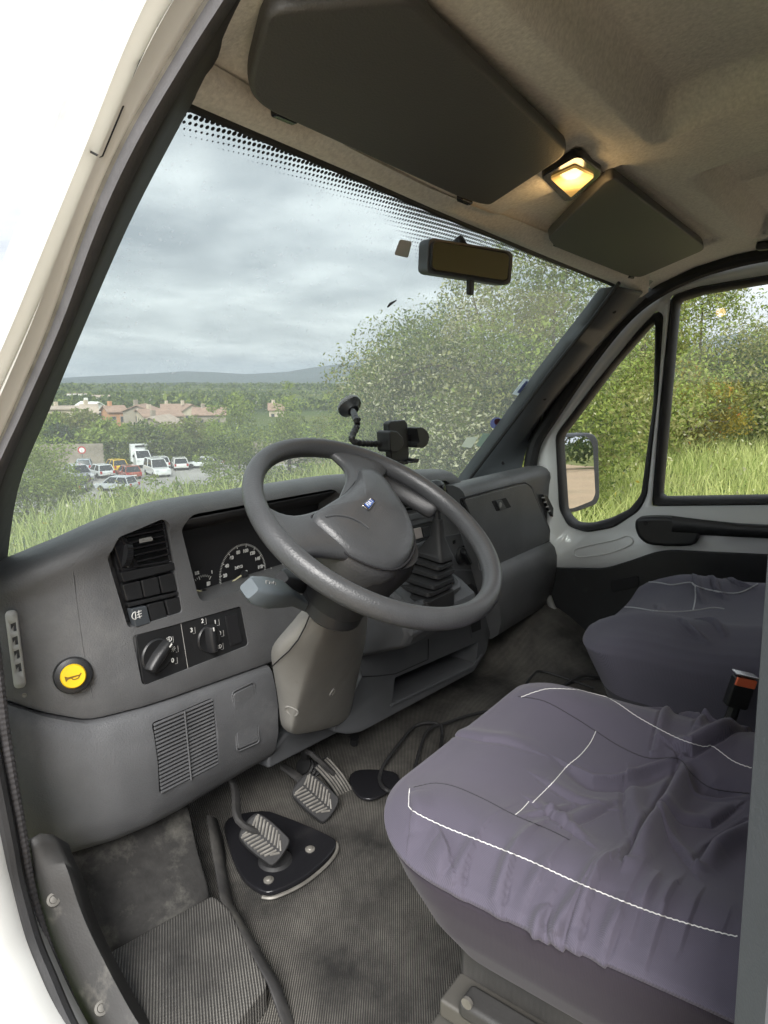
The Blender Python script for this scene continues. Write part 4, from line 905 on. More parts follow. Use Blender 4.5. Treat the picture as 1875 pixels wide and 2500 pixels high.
def stalk(pts, secs, m, name, label):
    P = [U(x, y, y=d) for x, y, d in pts]; rings = []
    for i, p in enumerate(P):
        t = unit(P[min(i+1, len(P)-1)]-P[max(i-1, 0)]); up = unit(WA-t*(WA @ t)); sd_ = np.cross(t, up); w, h = secs[i]
        rings.append([p+sd_*w*math.copysign(abs(math.cos(a))**.38, math.cos(a))+up*h*math.copysign(abs(math.sin(a))**.38, math.sin(a)) for a in np.linspace(0, 2*math.pi, 25)[:-1]])
    g = G(); g.loft(rings); o_ = build(name, g, m, colm, 40, label=label); return P, o_
SLATE = mat('slate_stalk_plastic', (.10, .118, .13), .36, .15, 500, .08, 20)
P1, st1 = stalk([(608, 1436, .660), (616, 1441, .662), (650, 1447, .668), (690, 1450, .675), (712, 1458, .682), (745, 1476, .690), (790, 1478, .70), (830, 1462, .72)], [(.012, .010), (.017, .014), (.020, .016), (.018, .014), (.013, .009), (.011, .008), (.013, .011), (.014, .012)], SLATE, 'stalk', 'slate blue light stalk')
P2, st2 = stalk([(688, 1410, .70), (695, 1414, .702), (725, 1420, .708), (765, 1430, .715), (810, 1448, .725)], [(.010, .008), (.015, .012), (.016, .013), (.013, .010), (.012, .010)], BLK, 'stalk', 'black wiper stalk')
q = U(654, 1431, y=.655); rr1 = unit(P1[3]-P1[1]); n1 = unit(CAM-q); u1 = np.cross(n1, rr1); u1 = u1 if u1[2] > 0 else -u1
q = P1[2]+unit(WA)*.0175
g = G(); a_ = [q-rr1*.012+u1*.005, q-rr1*.003+u1*.005, q-rr1*.003-u1*.004, q-rr1*.006-u1*.006, q-rr1*.010-u1*.004, q-rr1*.012+u1*.005]; g.tube(a_, .0007, 5); build('washer_symbol', g, GREYL, st1)
g = G(); a_ = spline([q+rr1*.006+u1*.005, q+rr1*.011+u1*.003, q+rr1*.011-u1*.003, q+rr1*.006-u1*.005], 4); g.tube(a_+[a_[0]], .0007, 5)
for k in (-1, 0, 1): g.tube([q+rr1*.004+u1*.003*k, q+rr1*.001+u1*.003*k], .0006, 4)
build('beam_symbol', g, GREYL, st1)

# ================================================================== GEAR LEVER
gear = thing('gear_lever', (.12, .90, .40), 'gear lever rising from a stepped black rubber boot', 'gear lever')
near = [(1079, 1373), (1072, 1391), (1069, 1413), (1060, 1438), (1048, 1456), (1045, 1478)]
sizes = [.062, .072, .084, .097, .110, .122]; pleats = []
def sq(nx, ny, nz, a, b, tilt=0.0):
    return rnd([np.array([nx, ny, nz]), np.array([nx+a, ny, nz]), np.array([nx+a, ny+b, nz+tilt]), np.array([nx, ny+b, nz+tilt])], .012, 3)
rings = []
for k, (px, py) in enumerate(near):
    p = U(px, py, y=.855-.006*k); s = sizes[k]
    if k == 0:
        top = p+np.array([.018, .02, .10]); rings.append(sq(top[0], top[1], top[2], .024, .026)); rings.append(sq(p[0]+.015, p[1]+.016, p[2]+.055, .030, .035)); rings.append(sq(p[0]+.004, p[1]+.004, p[2]+.014, s-.008, s*1.3))
    rings.append(sq(p[0], p[1], p[2]+.006, s, s*1.65, .012)); rings.append(sq(p[0]-.001, p[1]-.001, p[2]-.003, s+.002, s*1.65, .012))
    if k < 5: rings.append(sq(p[0]+.007, p[1]+.007, p[2]-.008, s-.010, s*1.65-.008, .012))
p = U(*near[-1], y=.825); rings.append(sq(p[0]-.004, p[1]-.002, p[2]-.03, .125, .17))
g = G(); g.loft(rings); boot = build('boot', g, RUB, gear, 40, bevel=.0012)
tp = np.mean(rings[0], axis=0)
build('shaft', G().tube([tp-np.array([0, 0, .03]), tp+np.array([0, .004, .05])], .010, 12), BLK, gear)
build('knob', G().lathe(tp+np.array([0, .004, .04]), (0, .05, 1), [(.012, 0), (.021, .012), (.024, .03), (.022, .045), (.012, .055), (.001, .057)], 20), BLKG, gear)
pb = U(935, 1420, y=.95); 
g = G(); A_ = [np.array([-.062, .845, .438]), np.array([.165, .845, .438]), np.array([.165, .99, .515]), np.array([-.062, .99, .515])]; rp = rnd(A_, .03); g.tube(list(rp)+[rp[0]], .011, 8); build('boot_frame', g, DASHC, gear)

# ================================================================== PEDALS
def pedal(name, ctr, w, h, nrm, upd, label, arm, chevron=True, curve=0.0):
    t = thing(name, tuple(np.array([arm[-1][0], arm[-1][1], 0.0])), label, 'pedal')
    n_ = unit(nrm); u_ = unit(np.array(upd)-n_*(np.array(upd) @ n_)); r_ = np.cross(u_, n_)
    def q(a, b, o): return np.array(ctr)+r_*a+u_*b+n_*(o-curve*(b/h)**2)
    if curve:
        rows_ = []
        for b in np.linspace(-h, h, 9): rows_.append([q(-w, b, -.006), q(w, b, -.006), q(w, b, .004), q(-w, b, .004)])
        g = G(); g.loft(rows_); pdm = build('pad', g, RUB, t, 40, bevel=.002)
        for i in range(6):
            a = -w+w*2*(i+.5)/6; g = G(); g.tube([q(a, b, .005) for b in np.linspace(-h*.96, h*.96, 9)], w*.10, 5); build('rib', g, PEDM, pdm)
    else:
        poly = spline([np.array([a, b]) for a, b in ((-w, -h*.55), (-w*.75, -h), (w*.75, -h), (w, -h*.55), (w, h*.6), (w*.6, h), (-w*.6, h), (-w, h*.6))], 4, True)
        g = G(); g.loft([[q(a*s, b*s, o) for a, b in poly] for s, o in ((.95, -.010), (1.02, -.006), (1.02, .001), (.96, .004))]); pdm = build('pad', g, RUB, t, 40)
        for sg in (-1, 1):
            for i in range(10):
                b0 = -h*.88+h*1.62*i/9; b1 = b0+w*.42
                wl_ = w*.86*min(1, 1.25*math.sqrt(max(.05, 1-(b0/h)**2)))
                g = G(); g.tube([q(sg*w*.07, b0, .0045), q(sg*wl_, min(b1, h*.86), .0045)], .0021, 5); build('tread_rib', g, PEDM, pdm)
    build('arm', G().tube(spline(arm, 5), .011, 8, flat=.6), FLOORM, t)
    return t
PEDM = mat('dusty_pedal_rubber', (.16, .152, .138), .6, .3, 300, .3, 60)
cl = U(645, 2048, y=.885)
pedal('clutch_pedal', cl, .030, .044, (-.35, -.72, .60), (-.45, .35, .8), 'ribbed clutch pedal above the shiny black floor plate', [cl+np.array([.01, .012, .0]), cl+np.array([-.03, .035, .04]), U(575, 1935, y=1.0), U(560, 1890, y=1.03)])
bp = U(770, 1946, y=.935)
pedal('brake_pedal', bp, .033, .048, (-.3, -.70, .62), (-.40, .3, .8), 'ribbed brake pedal beside the accelerator', [bp+np.array([-.01, .012, .01]), U(735, 1905, y=1.0), U(690, 1870, y=1.06)])
apd = U(826, 1912, y=.96)
pedal('accelerator_pedal', apd, .021, .062, (-.30, -.78, .50), (-.22, .45, .85), 'narrow curved accelerator pedal with lengthwise ribs', [apd+np.array([0, .015, .02]), apd+np.array([-.04, .06, .08]), U(745, 1870, y=1.10)], curve=.022)
# ribbed brake linkage behind
g = G(); P = [U(740, 1868, y=1.06), U(790, 1895, y=1.05), U(815, 1915, y=1.04)]; P = resample(P, 40); g.tube(P, [.016+.006*(i % 4 < 2) for i in range(40)], 10); lk = build('linkage_boot', g, RUB, None); ROOTLOC[lk.name] = np.zeros(3); tag(lk, 'ribbed rubber boot between brake and accelerator pedals', 'rubber boot')
# shiny floor plate under the clutch
plt = thing('floor_plate', tuple(U(690, 2100, z=.012)), 'glossy black metal plate on the floor under the clutch pedal', 'plate')
pp = [(553, 2010), (560, 2080), (590, 2150), (635, 2186), (670, 2188), (740, 2155), (800, 2105), (822, 2070), (808, 2053), (760, 2030), (690, 2002), (640, 1990)]
build('plate', G().prism(spline([U(x, y, z=.003) for x, y in pp], 3, True), (0, 0, .012)), BLKG, plt, bevel=.004, seg=3)
g = G(); e_ = spline([U(x, y, z=.010) for x, y in ((640, 2190), (672, 2190), (742, 2157), (802, 2107), (824, 2070), (810, 2052), (762, 2029))], 5); g.tube(e_, .0035, 6); build('bright_edge', g, STEEL, plt)
for x, y in ((757, 2074), (656, 2149)): build('bolt', G().lathe(U(x, y, z=.015), (0, 0, 1), [(.010, 0), (.010, .002), (.006, .003), (.005, .005), (.0001, .0055)], 16), STEEL, plt)
build('grommet', G().lathe(U(672, 2100, z=.015), (0, 0, 1), [(.034, 0), (.030, .006), (.020, .008), (.012, .012), (.0001, .012)], 28), RUB, plt)
# heater pipe cover and second plate by the tunnel
g = G(); g.prism(spline([U(x, y, z=.006) for x, y in ((852, 1905), (870, 1945), (905, 1957), (945, 1940), (975, 1915), (960, 1890), (880, 1885))], 3, True), (0, 0, .008)); o_ = build('floor_cover', g, BLKG, None, bevel=.003); tag(o_, 'small black cover plate on the floor right of the accelerator', 'cover plate')
hd = thing('heater_box', (.05, 1.1, .05), 'black heater box hanging under the middle of the dashboard', 'heater box')
build('housing', G().prism([U(x, y, y=1.06) for x, y in ((860, 1830), (955, 1800), (965, 1880), (868, 1895))], (0, .15, .02)), BLK, hd, bevel=.01)
build('duct', G().tube([U(865, 1800, y=1.05), U(862, 1850, y=1.07)], .012, 10), BLK, hd)
# loose cable coils on the passenger floor
def cable(pts, r, label, zo=.012):
    o_ = build('cable', G().tube(spline([U(x, y, z=zo+dz) for x, y, dz in pts], 8), r, 8), RUB, None); tag(o_, label, 'cable', None)
coil = [(1010 + 62*math.cos(t)*(1+.15*math.sin(3*t)), 1850+95*math.sin(t)*(1+.1*math.cos(2*t)), .006*(i % 3)) for i, t in enumerate(np.linspace(1.2, 1.2+4*math.pi, 26))]
coil = [(x+ (y-1850)*-.45, y, z) for x, y, z in coil]
cable([(1640, 1650, 0), (1500, 1655, .0), (1400, 1665, 0), (1250, 1722, .0), (1150, 1745, 0), (1090, 1765, .01), (1040, 1790, .01)]+coil, .0042, 'thick black cable looped on the floor beside the driver seat')
cable([(1450, 1680, 0), (1330, 1640, .02), (1300, 1650, .03), (1275, 1690, .01), (1285, 1720, .0), (1350, 1690, 0), (1420, 1650, .02), (1490, 1660, 0)], .004, 'small tangle of black cable between the two seats')

# ================================================================== SEATS
def seat_mesh(cx_, cy_, hx, hy, prof, folds, rc=.09, nu=200, shape=None):
    """cushion skin: a square sheet pulled over a rounded block; prof runs from the rim (inset, z) to the middle"""
    rcs = rc if hasattr(rc, '__len__') else (rc,)*4
    u_, v_ = np.meshgrid(np.linspace(-1, 1, nu), np.linspace(-1, 1, nu)); s_ = np.maximum(np.maximum(abs(u_), abs(v_)), 1e-6)
    P = np.array(prof); arc = np.r_[0, np.cumsum(np.hypot(np.diff(P[:, 0]), np.diff(P[:, 1])))]; arc /= arc[-1]
    inset = np.interp(1-s_, arc, P[:, 0]); z = np.interp(1-s_, arc, P[:, 1])
    U_, V_ = u_/s_, v_/s_; X, Y = hx*U_, hy*V_
    r = np.where(Y > 0, np.where(X > 0, rcs[0], rcs[1]), np.where(X > 0, rcs[3], rcs[2]))
    a, b = abs(X)-(hx-r), abs(Y)-(hy-r); m = (a > 0) & (b > 0); L = np.hypot(a, b)+1e-9; mx_ = np.maximum(a, b)
    X = np.where(m, np.sign(X)*(hx-r+a/L*mx_), X); Y = np.where(m, np.sign(Y)*(hy-r+b/L*mx_), Y)
    sc_ = 1-inset/hx; A_ = np.stack([cx_+X*sc_, cy_+Y*(1-inset/hy*(hy/hx)*np.clip(inset/.03, 0, 1) - inset/hy*(1-np.clip(inset/.03, 0, 1))), z], -1)
    if shape is not None: A_ = shape(A_)
    nrm = np.cross(np.gradient(A_, axis=1), np.gradient(A_, axis=0)); nrm /= (np.linalg.norm(nrm, axis=2, keepdims=True)+1e-9)
    ctr = np.array([cx_, cy_, A_[..., 2].mean()-.1]); nrm *= np.sign(((A_-ctr)*nrm).sum(2))[..., None]
    disp = np.zeros(A_.shape[:2])
    for pts_, amp, w, asym in folds:
        P = np.array(pts_); side_f = np.ptp(P[:, 0]) < 1e-6; W3 = np.array([.12, 1, 1]) if side_f else np.array([1, 1, .12])
        best = np.full(disp.shape, 1e9); side = np.zeros(disp.shape); tt = np.zeros(disp.shape)
        for i in range(len(P)-1):
            a, b = P[i], P[i+1]; ab = b-a; t = np.clip(((A_-a) @ ab)/(ab @ ab), 0, 1); dd = (A_-(a+t[..., None]*ab))*W3; d_ = np.linalg.norm(dd, axis=2)
            m_ = d_ < best; best[m_] = d_[m_]; cr2 = (ab[1]*dd[..., 2]-ab[2]*dd[..., 1]) if side_f else (ab[0]*dd[..., 1]-ab[1]*dd[..., 0]); side[m_] = np.sign(cr2)[m_]; tt[m_] = ((i+t)/(len(P)-1))[m_]
        env = np.clip(np.sin(np.pi*np.clip(tt*.9+.05, 0, 1)), 0, 1)**.6
        q_ = side*best/(w*.8); disp += 2.1*amp*env*(np.exp(-(q_-.7)**2)-asym*.9*np.exp(-((q_+.12)/.30)**2))
    return A_+nrm*disp[..., None]
def hz(px, py, z): return U(px, py, z=z)
ZT_ = .478
fold_px = [  # px polyline, z, amplitude, width, asymmetry
 ([(1660, 1850), (1640, 1900), (1590, 1990), (1545, 2070), (1525, 2125)], .478, .012, .016, .8),
 ([(1655, 1850), (1590, 1860), (1520, 1878), (1450, 1880), (1400, 1860)], .478, -.008, .018, .6),
 ([(1640, 1830), (1690, 1850), (1760, 1830), (1820, 1790)], .478, .010, .016, .7),
 ([(1660, 1860), (1700, 1920), (1760, 1935), (1820, 1935)], .478, -.007, .018, .5),
 ([(1830, 1990), (1770, 2030), (1730, 2060), (1700, 2110)], .478, .008, .013, .7),
 ([(1530, 1880), (1525, 1950), (1540, 2040)], .478, .006, .016, .6),
 ([(1300, 1965), (1370, 2030), (1420, 2070)], .478, .004, .012, .7), ([(1380, 2030), (1440, 1990), (1500, 1950)], .478, .004, .012, .7),
 ([(1600, 2000), (1660, 2080), (1690, 2140)], .478, .003, .010, .7), ([(1620, 1990), (1740, 2000), (1800, 1960)], .478, .004, .014, .7),
 ([(1560, 1700), (1620, 1720), (1605, 1780), (1590, 1830)], .478, .005, .010, .8), ([(1640, 1715), (1700, 1760), (1760, 1790)], .478, .005, .010, .7), ([(1720, 1745), (1700, 1775), (1690, 1800)], .478, .005, .009, .7),
 ([(1100, 1760), (1180, 1800), (1290, 1830)], .478, .003, .02, .6), ([(1320, 1900), (1400, 1950), (1470, 1960)], .478, .003, .015, .6),
 ([(1290, 2010), (1350, 1995), (1400, 1965)], .478, .003, .008, .8), ([(1000, 2010), (1010, 2060), (1000, 2100)], .44, .004, .014, .6),
]
side_px = [([(1195, 2120), (1200, 2170), (1218, 2215)], .007), ([(1388, 2140), (1386, 2200), (1400, 2265), (1408, 2300)], .009), ([(1375, 2255), (1370, 2290), (1372, 2300)], .006), ([(1568, 2220), (1575, 2270), (1574, 2350)], .008), ([(1480, 2290), (1482, 2320), (1480, 2340)], .005), ([(1530, 2290), (1522, 2320)], .005), ([(1318, 2250), (1322, 2270), (1330, 2285)], .005),
           ([(1020, 2090), (1060, 2120), (1080, 2140)], .005), ([(1100, 2110), (1110, 2150), (1120, 2170)], .004), ([(1660, 2250), (1650, 2310), (1640, 2360)], .006), ([(1740, 2300), (1735, 2340), (1730, 2370)], .007), ([(1760, 2290), (1765, 2330), (1750, 2370)], .007), ([(1780, 2280), (1790, 2320), (1780, 2350)], .006), ([(1280, 2190), (1270, 2230)], .004)]
folds = [([hz(*q, z) for q in p], a, w, s_) for p, z, a, w, s_ in fold_px]+[([U(*q, x=-.775) for q in p], a, .009, .9) for p, a in side_px]
def pk_(tab, n=80):
    t = np.linspace(0, 1, len(tab)); T = np.linspace(0, 1, n); a = np.array(tab); return list(zip(np.interp(T, t, a[:, 0]), np.interp(T, t, a[:, 1])))
SCX, SCY, SHX, SHY = -.525, .155, .246, .292
def dshape(A_):
    z = A_[..., 2]; y = A_[..., 1]; x = A_[..., 0]
    top = sstep(.455, .480, z)
    A_[..., 2] = z + top*(.012*np.exp(-((np.abs(x-SCX)-.17)/.05)**2) - .018*np.exp(-((x-SCX)/.12)**2)*sstep(.44, .15, y)) - top*.010*sstep(.36, .47, y) + .016*sstep(.30, .0, y)*sstep(.40, .44, z)*(1-top*.6)
    A_[..., 1] = y - .07*sstep(.25, .45, y)*np.clip((.45-z)/.10, 0, 1)
    return A_
up = pk_([(.008, .450), (-.002, .455), (-.003, .460), (.004, .4655), (.018, .471), (.038, .476), (.06, .480), (.085, .4815), (.11, .482), (.15, .482), (.2, .482), (.245, .482)], 110)
A_ = seat_mesh(SCX, SCY, SHX, SHY, up, folds, (.05, .135, .08, .08), 420, dshape)
dseat = thing('driver_seat', (SCX, SCY, 0), 'large lilac grey cloth covered seat in the foreground', 'seat')
g = G(); g.grid(A_); cush = build('cushion_cover', g, FAB, dseat, 180)
cu_bvh = BVHTree.FromPolygons([Vector(p) for p in g.v], g.f)
lowt = pk_([(.048, .340), (.032, .358), (.012, .392), (.002, .428), (.0005, .450), (.008, .458), (.245, .44)], 60)
A2 = seat_mesh(SCX, SCY, SHX, SHY, lowt, [], (.05, .135, .08, .08), 140, dshape)
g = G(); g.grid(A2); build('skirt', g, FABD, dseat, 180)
sk_bvh = BVHTree.FromPolygons([Vector(p) for p in g.v], g.f)
def stitch(name, pxs, m, par, r, wig, bvh=None, n=90, off=.0012):
    line = resample(spline([np.array(p, float) for p in pxs], 6), n); out = []
    for i, (x, y) in enumerate(line):
        p = hit(bvh, x, y, off)
        if p is not None: out.append(p+np.array([0, 0, wig*math.sin(i*2.2)]))
    if len(out) > 3: g = G(); g.tube(out, r, 5); build(name, g, m, par)
stitch('seam_stitching', [(1000, 1925), (998, 1955), (1006, 1978), (1080, 2016), (1170, 2052), (1290, 2100), (1390, 2146), (1500, 2192), (1600, 2230), (1690, 2258), (1770, 2280), (1800, 2286)], THREAD, cush, .00055, .0005, cu_bvh, 170)
stitch('seam_stitching', [(1272, 1702), (1310, 1688), (1350, 1681), (1440, 1688), (1500, 1712), (1560, 1752), (1650, 1800), (1715, 1822), (1740, 1822), (1790, 1858), (1835, 1875)], THREAD, cush, .0005, .0005, cu_bvh, 150)
stitch('seam_stitching', [(1455, 1785), (1440, 1815), (1415, 1845), (1385, 1870), (1350, 1910), (1300, 1960)], THREAD, cush, .0005, .0005, cu_bvh, 70)
stitch('seam_stitching', [(1291, 1957), (1275, 1975), (1257, 1990)], THREAD, cush, .0005, .0005, cu_bvh, 24)
stitch('dark_seam', [(1265, 1700), (1330, 1712), (1400, 1750), (1455, 1785), (1510, 1820), (1580, 1850), (1655, 1852), (1690, 1890), (1740, 1925), (1830, 1937)], DTHREAD, cush, .00055, .0003, cu_bvh, 120)
stitch('dark_seam', [(1010, 1922), (1060, 1912), (1110, 1920), (1180, 1950), (1257, 1990), (1340, 2025), (1390, 2050)], DTHREAD, cush, .0005, .0003, cu_bvh, 90)
# seat base: dark riser and sliding rail
build('riser', G().box((SCX, SCY-.06, .12), (.40, .40, .26)), BLK, dseat, bevel=.02)
rb = thing('seat_rail', tuple(U(1130, 2450, x=-.74)), 'worn grey metal slide rail under the front corner of the driver seat', 'rail')
R1 = [U(1098, 2412, x=-.735), U(1250, 2520, x=-.735)]; dr_ = unit(R1[1]-R1[0]); dr_ = unit(np.array([0, dr_[1], 0])); R0 = R1[0]
build('upper_rail', G().box(R0+np.array([0, -.18, -.006]), (.045, .36, .022)), SCREWM, rb, bevel=.004)
build('lower_rail', G().box(R0+np.array([.006, -.17, -.045]), (.07, .36, .03)), SCREWM, rb, bevel=.005)
build('catch', G().box(R0+np.array([-.012, -.07, .012]), (.03, .09, .02)), SILLM, rb, bevel=.006)
build('pivot', G().lathe(U(1143, 2445, x=-.76), (-1, 0, 0), [(.006, 0), (.006, .004), (.0001, .004)], 12), STEEL, rb)
build('side_cover', G().box(R0+np.array([.03, -.20, .05]), (.02, .40, .12)), m_ribbed('ribbed_side_cover', 0, 60, (.035, .034, .032), (.09, .085, .078)), dseat, bevel=.005)
bk_ = seat_mesh(SCX, -.20, .24, .09, pk_([(.03, .40), (.0, .46), (-.006, .7), (.0, .95), (.02, 1.08), (.05, 1.12), (.088, 1.13)], 40), [], .07, 70)
g = G(); g.grid(bk_); build('backrest', g, FAB, dseat, 180)

# passenger seat
PCX, PCY, PHX, PHY = .375, .222, .305, .297
pseat = thing('passenger_seat', (PCX, PCY, 0), 'slate grey covered seat by the far door with pale piping', 'seat')
def pshape(A_):
    z = A_[..., 2]; y = A_[..., 1]; x = A_[..., 0]; top = sstep(.36, .43, z)
    A_[..., 2] = z + top*(.016*np.exp(-((np.abs(x-PCX)-.18)/.05)**2) - .014*np.exp(-((x-PCX)/.13)**2)) - top*.03*sstep(.38, .52, y) + top*.055*sstep(.3, -.05, y)
    A_[..., 1] = y - (1-top)*.08*sstep(.3, .5, y)*np.clip((.40-z)/.2, 0, 1)
    return A_
pf = [([U(*q, z=.46) for q in p], a, w, .8) for p, a, w in (([(1690, 1400), (1700, 1425), (1712, 1440)], .005, .010), ([(1730, 1402), (1745, 1425), (1765, 1436)], .006, .010), ([(1770, 1405), (1790, 1420), (1830, 1430)], .005, .010), ([(1660, 1510), (1690, 1530), (1720, 1545)], .006, .010), ([(1700, 1500), (1740, 1520), (1760, 1540)], .006, .010), ([(1600, 1440), (1605, 1460), (1600, 1480)], .004, .012))]
up2 = pk_([(.004, .30), (-.004, .36), (-.004, .395), (.004, .415), (.02, .428), (.045, .436), (.08, .441), (.12, .442), (.18, .442), (.295, .442)], 80)
A3 = seat_mesh(PCX, PCY, PHX, PHY, up2, pf, .11, 200, pshape)
g = G(); g.grid(A3); pc_ = build('cushion_cover', g, FABP, pseat, 180); pc_bvh = BVHTree.FromPolygons([Vector(p) for p in g.v], g.f)
A4 = seat_mesh(PCX, PCY, PHX, PHY, pk_([(.07, .10), (.03, .16), (.008, .24), (.004, .305), (.29, .30)], 24), [], .11, 90, pshape)
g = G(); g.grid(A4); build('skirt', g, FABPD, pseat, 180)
stitch('piping', [(1418, 1510), (1440, 1492), (1480, 1484), (1540, 1483), (1600, 1492), (1650, 1494), (1700, 1490), (1740, 1484), (1768, 1487)], PIPE, pc_, .0022, 0, pc_bvh, 60, .001)
stitch('piping', [(1515, 1430), (1550, 1425), (1570, 1421), (1610, 1423), (1640, 1428), (1685, 1422), (1698, 1430), (1740, 1442), (1800, 1448), (1850, 1426)], PIPE, pc_, .0022, 0, pc_bvh, 60, .001)
stitch('piping', [(1548, 1426), (1530, 1452), (1510, 1484)], PIPE, pc_, .0018, 0, pc_bvh, 20, .001); stitch('piping', [(1697, 1428), (1698, 1460), (1692, 1490)], PIPE, pc_, .0018, 0, pc_bvh, 20, .001)
bk_ = seat_mesh(PCX+.02, -.16, .25, .09, pk_([(.03, .42), (.0, .48), (-.006, .7), (.0, .95), (.02, 1.08), (.05, 1.12), (.088, 1.13)], 40), [], .07, 70)
g = G(); g.grid(bk_); build('backrest', g, FABP, pseat, 180)
build('base_cover', G().box((PCX-.05, .05, .17), (.44, .36, .30)), BLK, pseat, bevel=.04, seg=4)
# seat belt buckle between the seats
bkq = U(1818, 1652, z=.43); bk = thing('belt_buckle', tuple(bkq-np.array([0, 0, .2])), 'seat belt buckle with an orange release button', 'buckle')
d = unit(RT*.22+UPV*1.0-FW*.2); sd_ = unit(np.cross(d, FW)); nb = np.cross(sd_, d); Rb = np.stack([sd_, nb, d], 1)
build('body', G().box(bkq-d*.03, (.040, .020, .06), Rb), BLK, bk, bevel=.005)
build('release_button', G().box(bkq-d*.010+FW*-.010, (.036, .006, .016), Rb), ORANGE, bk, bevel=.002)
build('chrome_rim', G().box(bkq+d*.004, (.041, .022, .004), Rb), CHROME, bk, bevel=.001)
build('stalk', G().tube([bkq-d*.055, bkq-d*.2], .010, 8), BLK, bk)

# ================================================================== ROOF FITTINGS
def RF(px, py, off=0.0): return hit(rf_bvh, px, py, off)
def visor(name, px, label, clips):
    P = [RF(*q) for q in px]; P = [p for p in P if p is not None]; c = sum(P)/len(P)
    n_ = np.zeros(3)
    for i in range(len(P)): n_ += np.cross(P[i]-c, P[(i+1) % len(P)]-c)
    n_ = unit(n_); n_ = n_ if n_[2] < 0 else -n_
    P = [p-n_*((p-c) @ n_) for p in P]
    t = thing(name, tuple(c), label, 'sun visor')
    build('panel', G().prism(rnd([p+n_*.004 for p in P], .02), n_*.020), VIS, t, bevel=.008, seg=4)
    for q in clips:
        p = RF(*q); g = G(); g.box(p+n_*.012, (.035, .012, .02)); build('clip', g, BLKG, t, bevel=.003)
    return P, n_
visor('sun_visor', [(596, 110), (640, -30), (690, -140), (1000, -60), (1060, 10), (1380, 318), (1372, 340), (1192, 472), (1165, 470), (1120, 458), (640, 208), (598, 165)], 'large dark sun visor above the steering wheel', [(690, 245), (1132, 462)])
visor('sun_visor', [(1332, 545), (1470, 420), (1495, 408), (1712, 570), (1716, 582), (1560, 660), (1530, 655), (1350, 575)], 'smaller olive grey sun visor on the passenger side', [(1362, 578), (1538, 660)])
# dome lamp, lit
lampq = [(1318, 418), (1402, 355), (1420, 355), (1470, 405), (1465, 418), (1392, 468), (1375, 468)]
P = [RF(*q) for q in lampq]; c = sum(P)/len(P); lt = thing('dome_lamp', tuple(c), 'lit amber dome lamp in a black frame between the visors', 'lamp')
n_ = np.zeros(3)
for i in range(len(P)): n_ += np.cross(P[i]-c, P[(i+1) % len(P)]-c)
n_ = unit(n_); n_ = n_ if n_[2] < 0 else -n_; P = [p-n_*((p-c) @ n_) for p in P]
build('frame', G().prism(rnd(P, .012), n_*.014), BLKG, lt, bevel=.005, seg=3)
Lq = [(1342, 420), (1402, 378), (1450, 412), (1392, 452)]; LP_ = [RF(*q) for q in Lq]; LP_ = [p-n_*((p-c) @ n_) for p in LP_]
def m_lens():
    m, n, l, p = NM('lit_amber_lens'); t = n.new('ShaderNodeTexCoord'); out = n['Material Output']
    v = n.new('ShaderNodeTexVoronoi'); v.inputs['Scale'].default_value = 260; l.new(t.outputs['Object'], v.inputs['Vector'])
    gr = n.new('ShaderNodeVectorMath'); gr.operation = 'LENGTH'; l.new(t.outputs['Object'], gr.inputs[0])
    r = n.new('ShaderNodeMapRange'); l.new(gr.outputs['Value'], r.inputs[0]); r.inputs[1].default_value = .004; r.inputs[2].default_value = .05; r.inputs[3].default_value = .95; r.inputs[4].default_value = .12
    mm = n.new('ShaderNodeMath'); mm.operation = 'MULTIPLY_ADD'; l.new(v.outputs['Distance'], mm.inputs[0]); mm.inputs[1].default_value = .55; mm.inputs[2].default_value = .7
    m3 = n.new('ShaderNodeMath'); m3.operation = 'MULTIPLY'; l.new(mm.outputs[0], m3.inputs[0]); l.new(r.outputs[0], m3.inputs[1])
    p.inputs['Base Color'].default_value = (.55, .40, .16, 1); p.inputs['Roughness'].default_value = .25
    p.inputs['Emission Color'].default_value = (1.0, .56, .14, 1); l.new(m3.outputs[0], p.inputs['Emission Strength']); return m
build('lens', G().prism(rnd([p+n_*.012 for p in LP_], .006), n_*.006), m_lens(), lt, bevel=.002)
ld = bpy.data.lights.new('dome_bulb', 'POINT'); ld.energy = .10; ld.color = (1, .62, .25); ld.shadow_soft_size = .02
lo_ = bpy.data.objects.new('dome_bulb', ld); link(lo_, lt); lo_.location = tuple(n_*.035+(sum(LP_)/4-c))
# dark grab handle end at the right edge of the lining
p = RF(1868, 588); 
if p is not None:
    gh = build('grab_handle', G().box(p+np.array([0, -.04, -.012]), (.03, .12, .022)), BLK, None, bevel=.008); tag(gh, 'black grab handle end on the lining above the passenger door', 'handle')
# rear view mirror
rv = thing('rear_view_mirror', tuple(U(1150, 640, y=.66)), 'rear view mirror hanging from the windscreen', 'mirror')
mq = [(1046, 588), (1058, 580), (1245, 612), (1254, 622), (1248, 690), (1238, 696), (1052, 668), (1043, 660)]
cN = unit(CAM-U(1150, 640, y=.66)); toR = unit(np.array([.25, -.9, -.30])); MNm = unit(cN*.5+toR*.5)
MNm = unit(np.array([-.30, -.93, -.05]))
mpl = (U(1150, 640, y=.66), MNm); mp_ = lambda x, y, o=0: U(x, y, pl=mpl, off=o)
build('casing', G().prism(rnd([mp_(x, y, -.002) for x, y in mq], .008), -MNm*.028), TRIM, rv, bevel=.006, seg=3)
mi_ = [(1056, 594), (1068, 588), (1236, 617), (1244, 626), (1239, 682), (1230, 686), (1062, 660), (1053, 652)]
build('glass', G().prism(rnd([mp_(x, y, .0) for x, y in mi_], .006), MNm*.002), mat('brown_tinted_mirror', (.70, .60, .46), .03, metal=1), rv, 0)
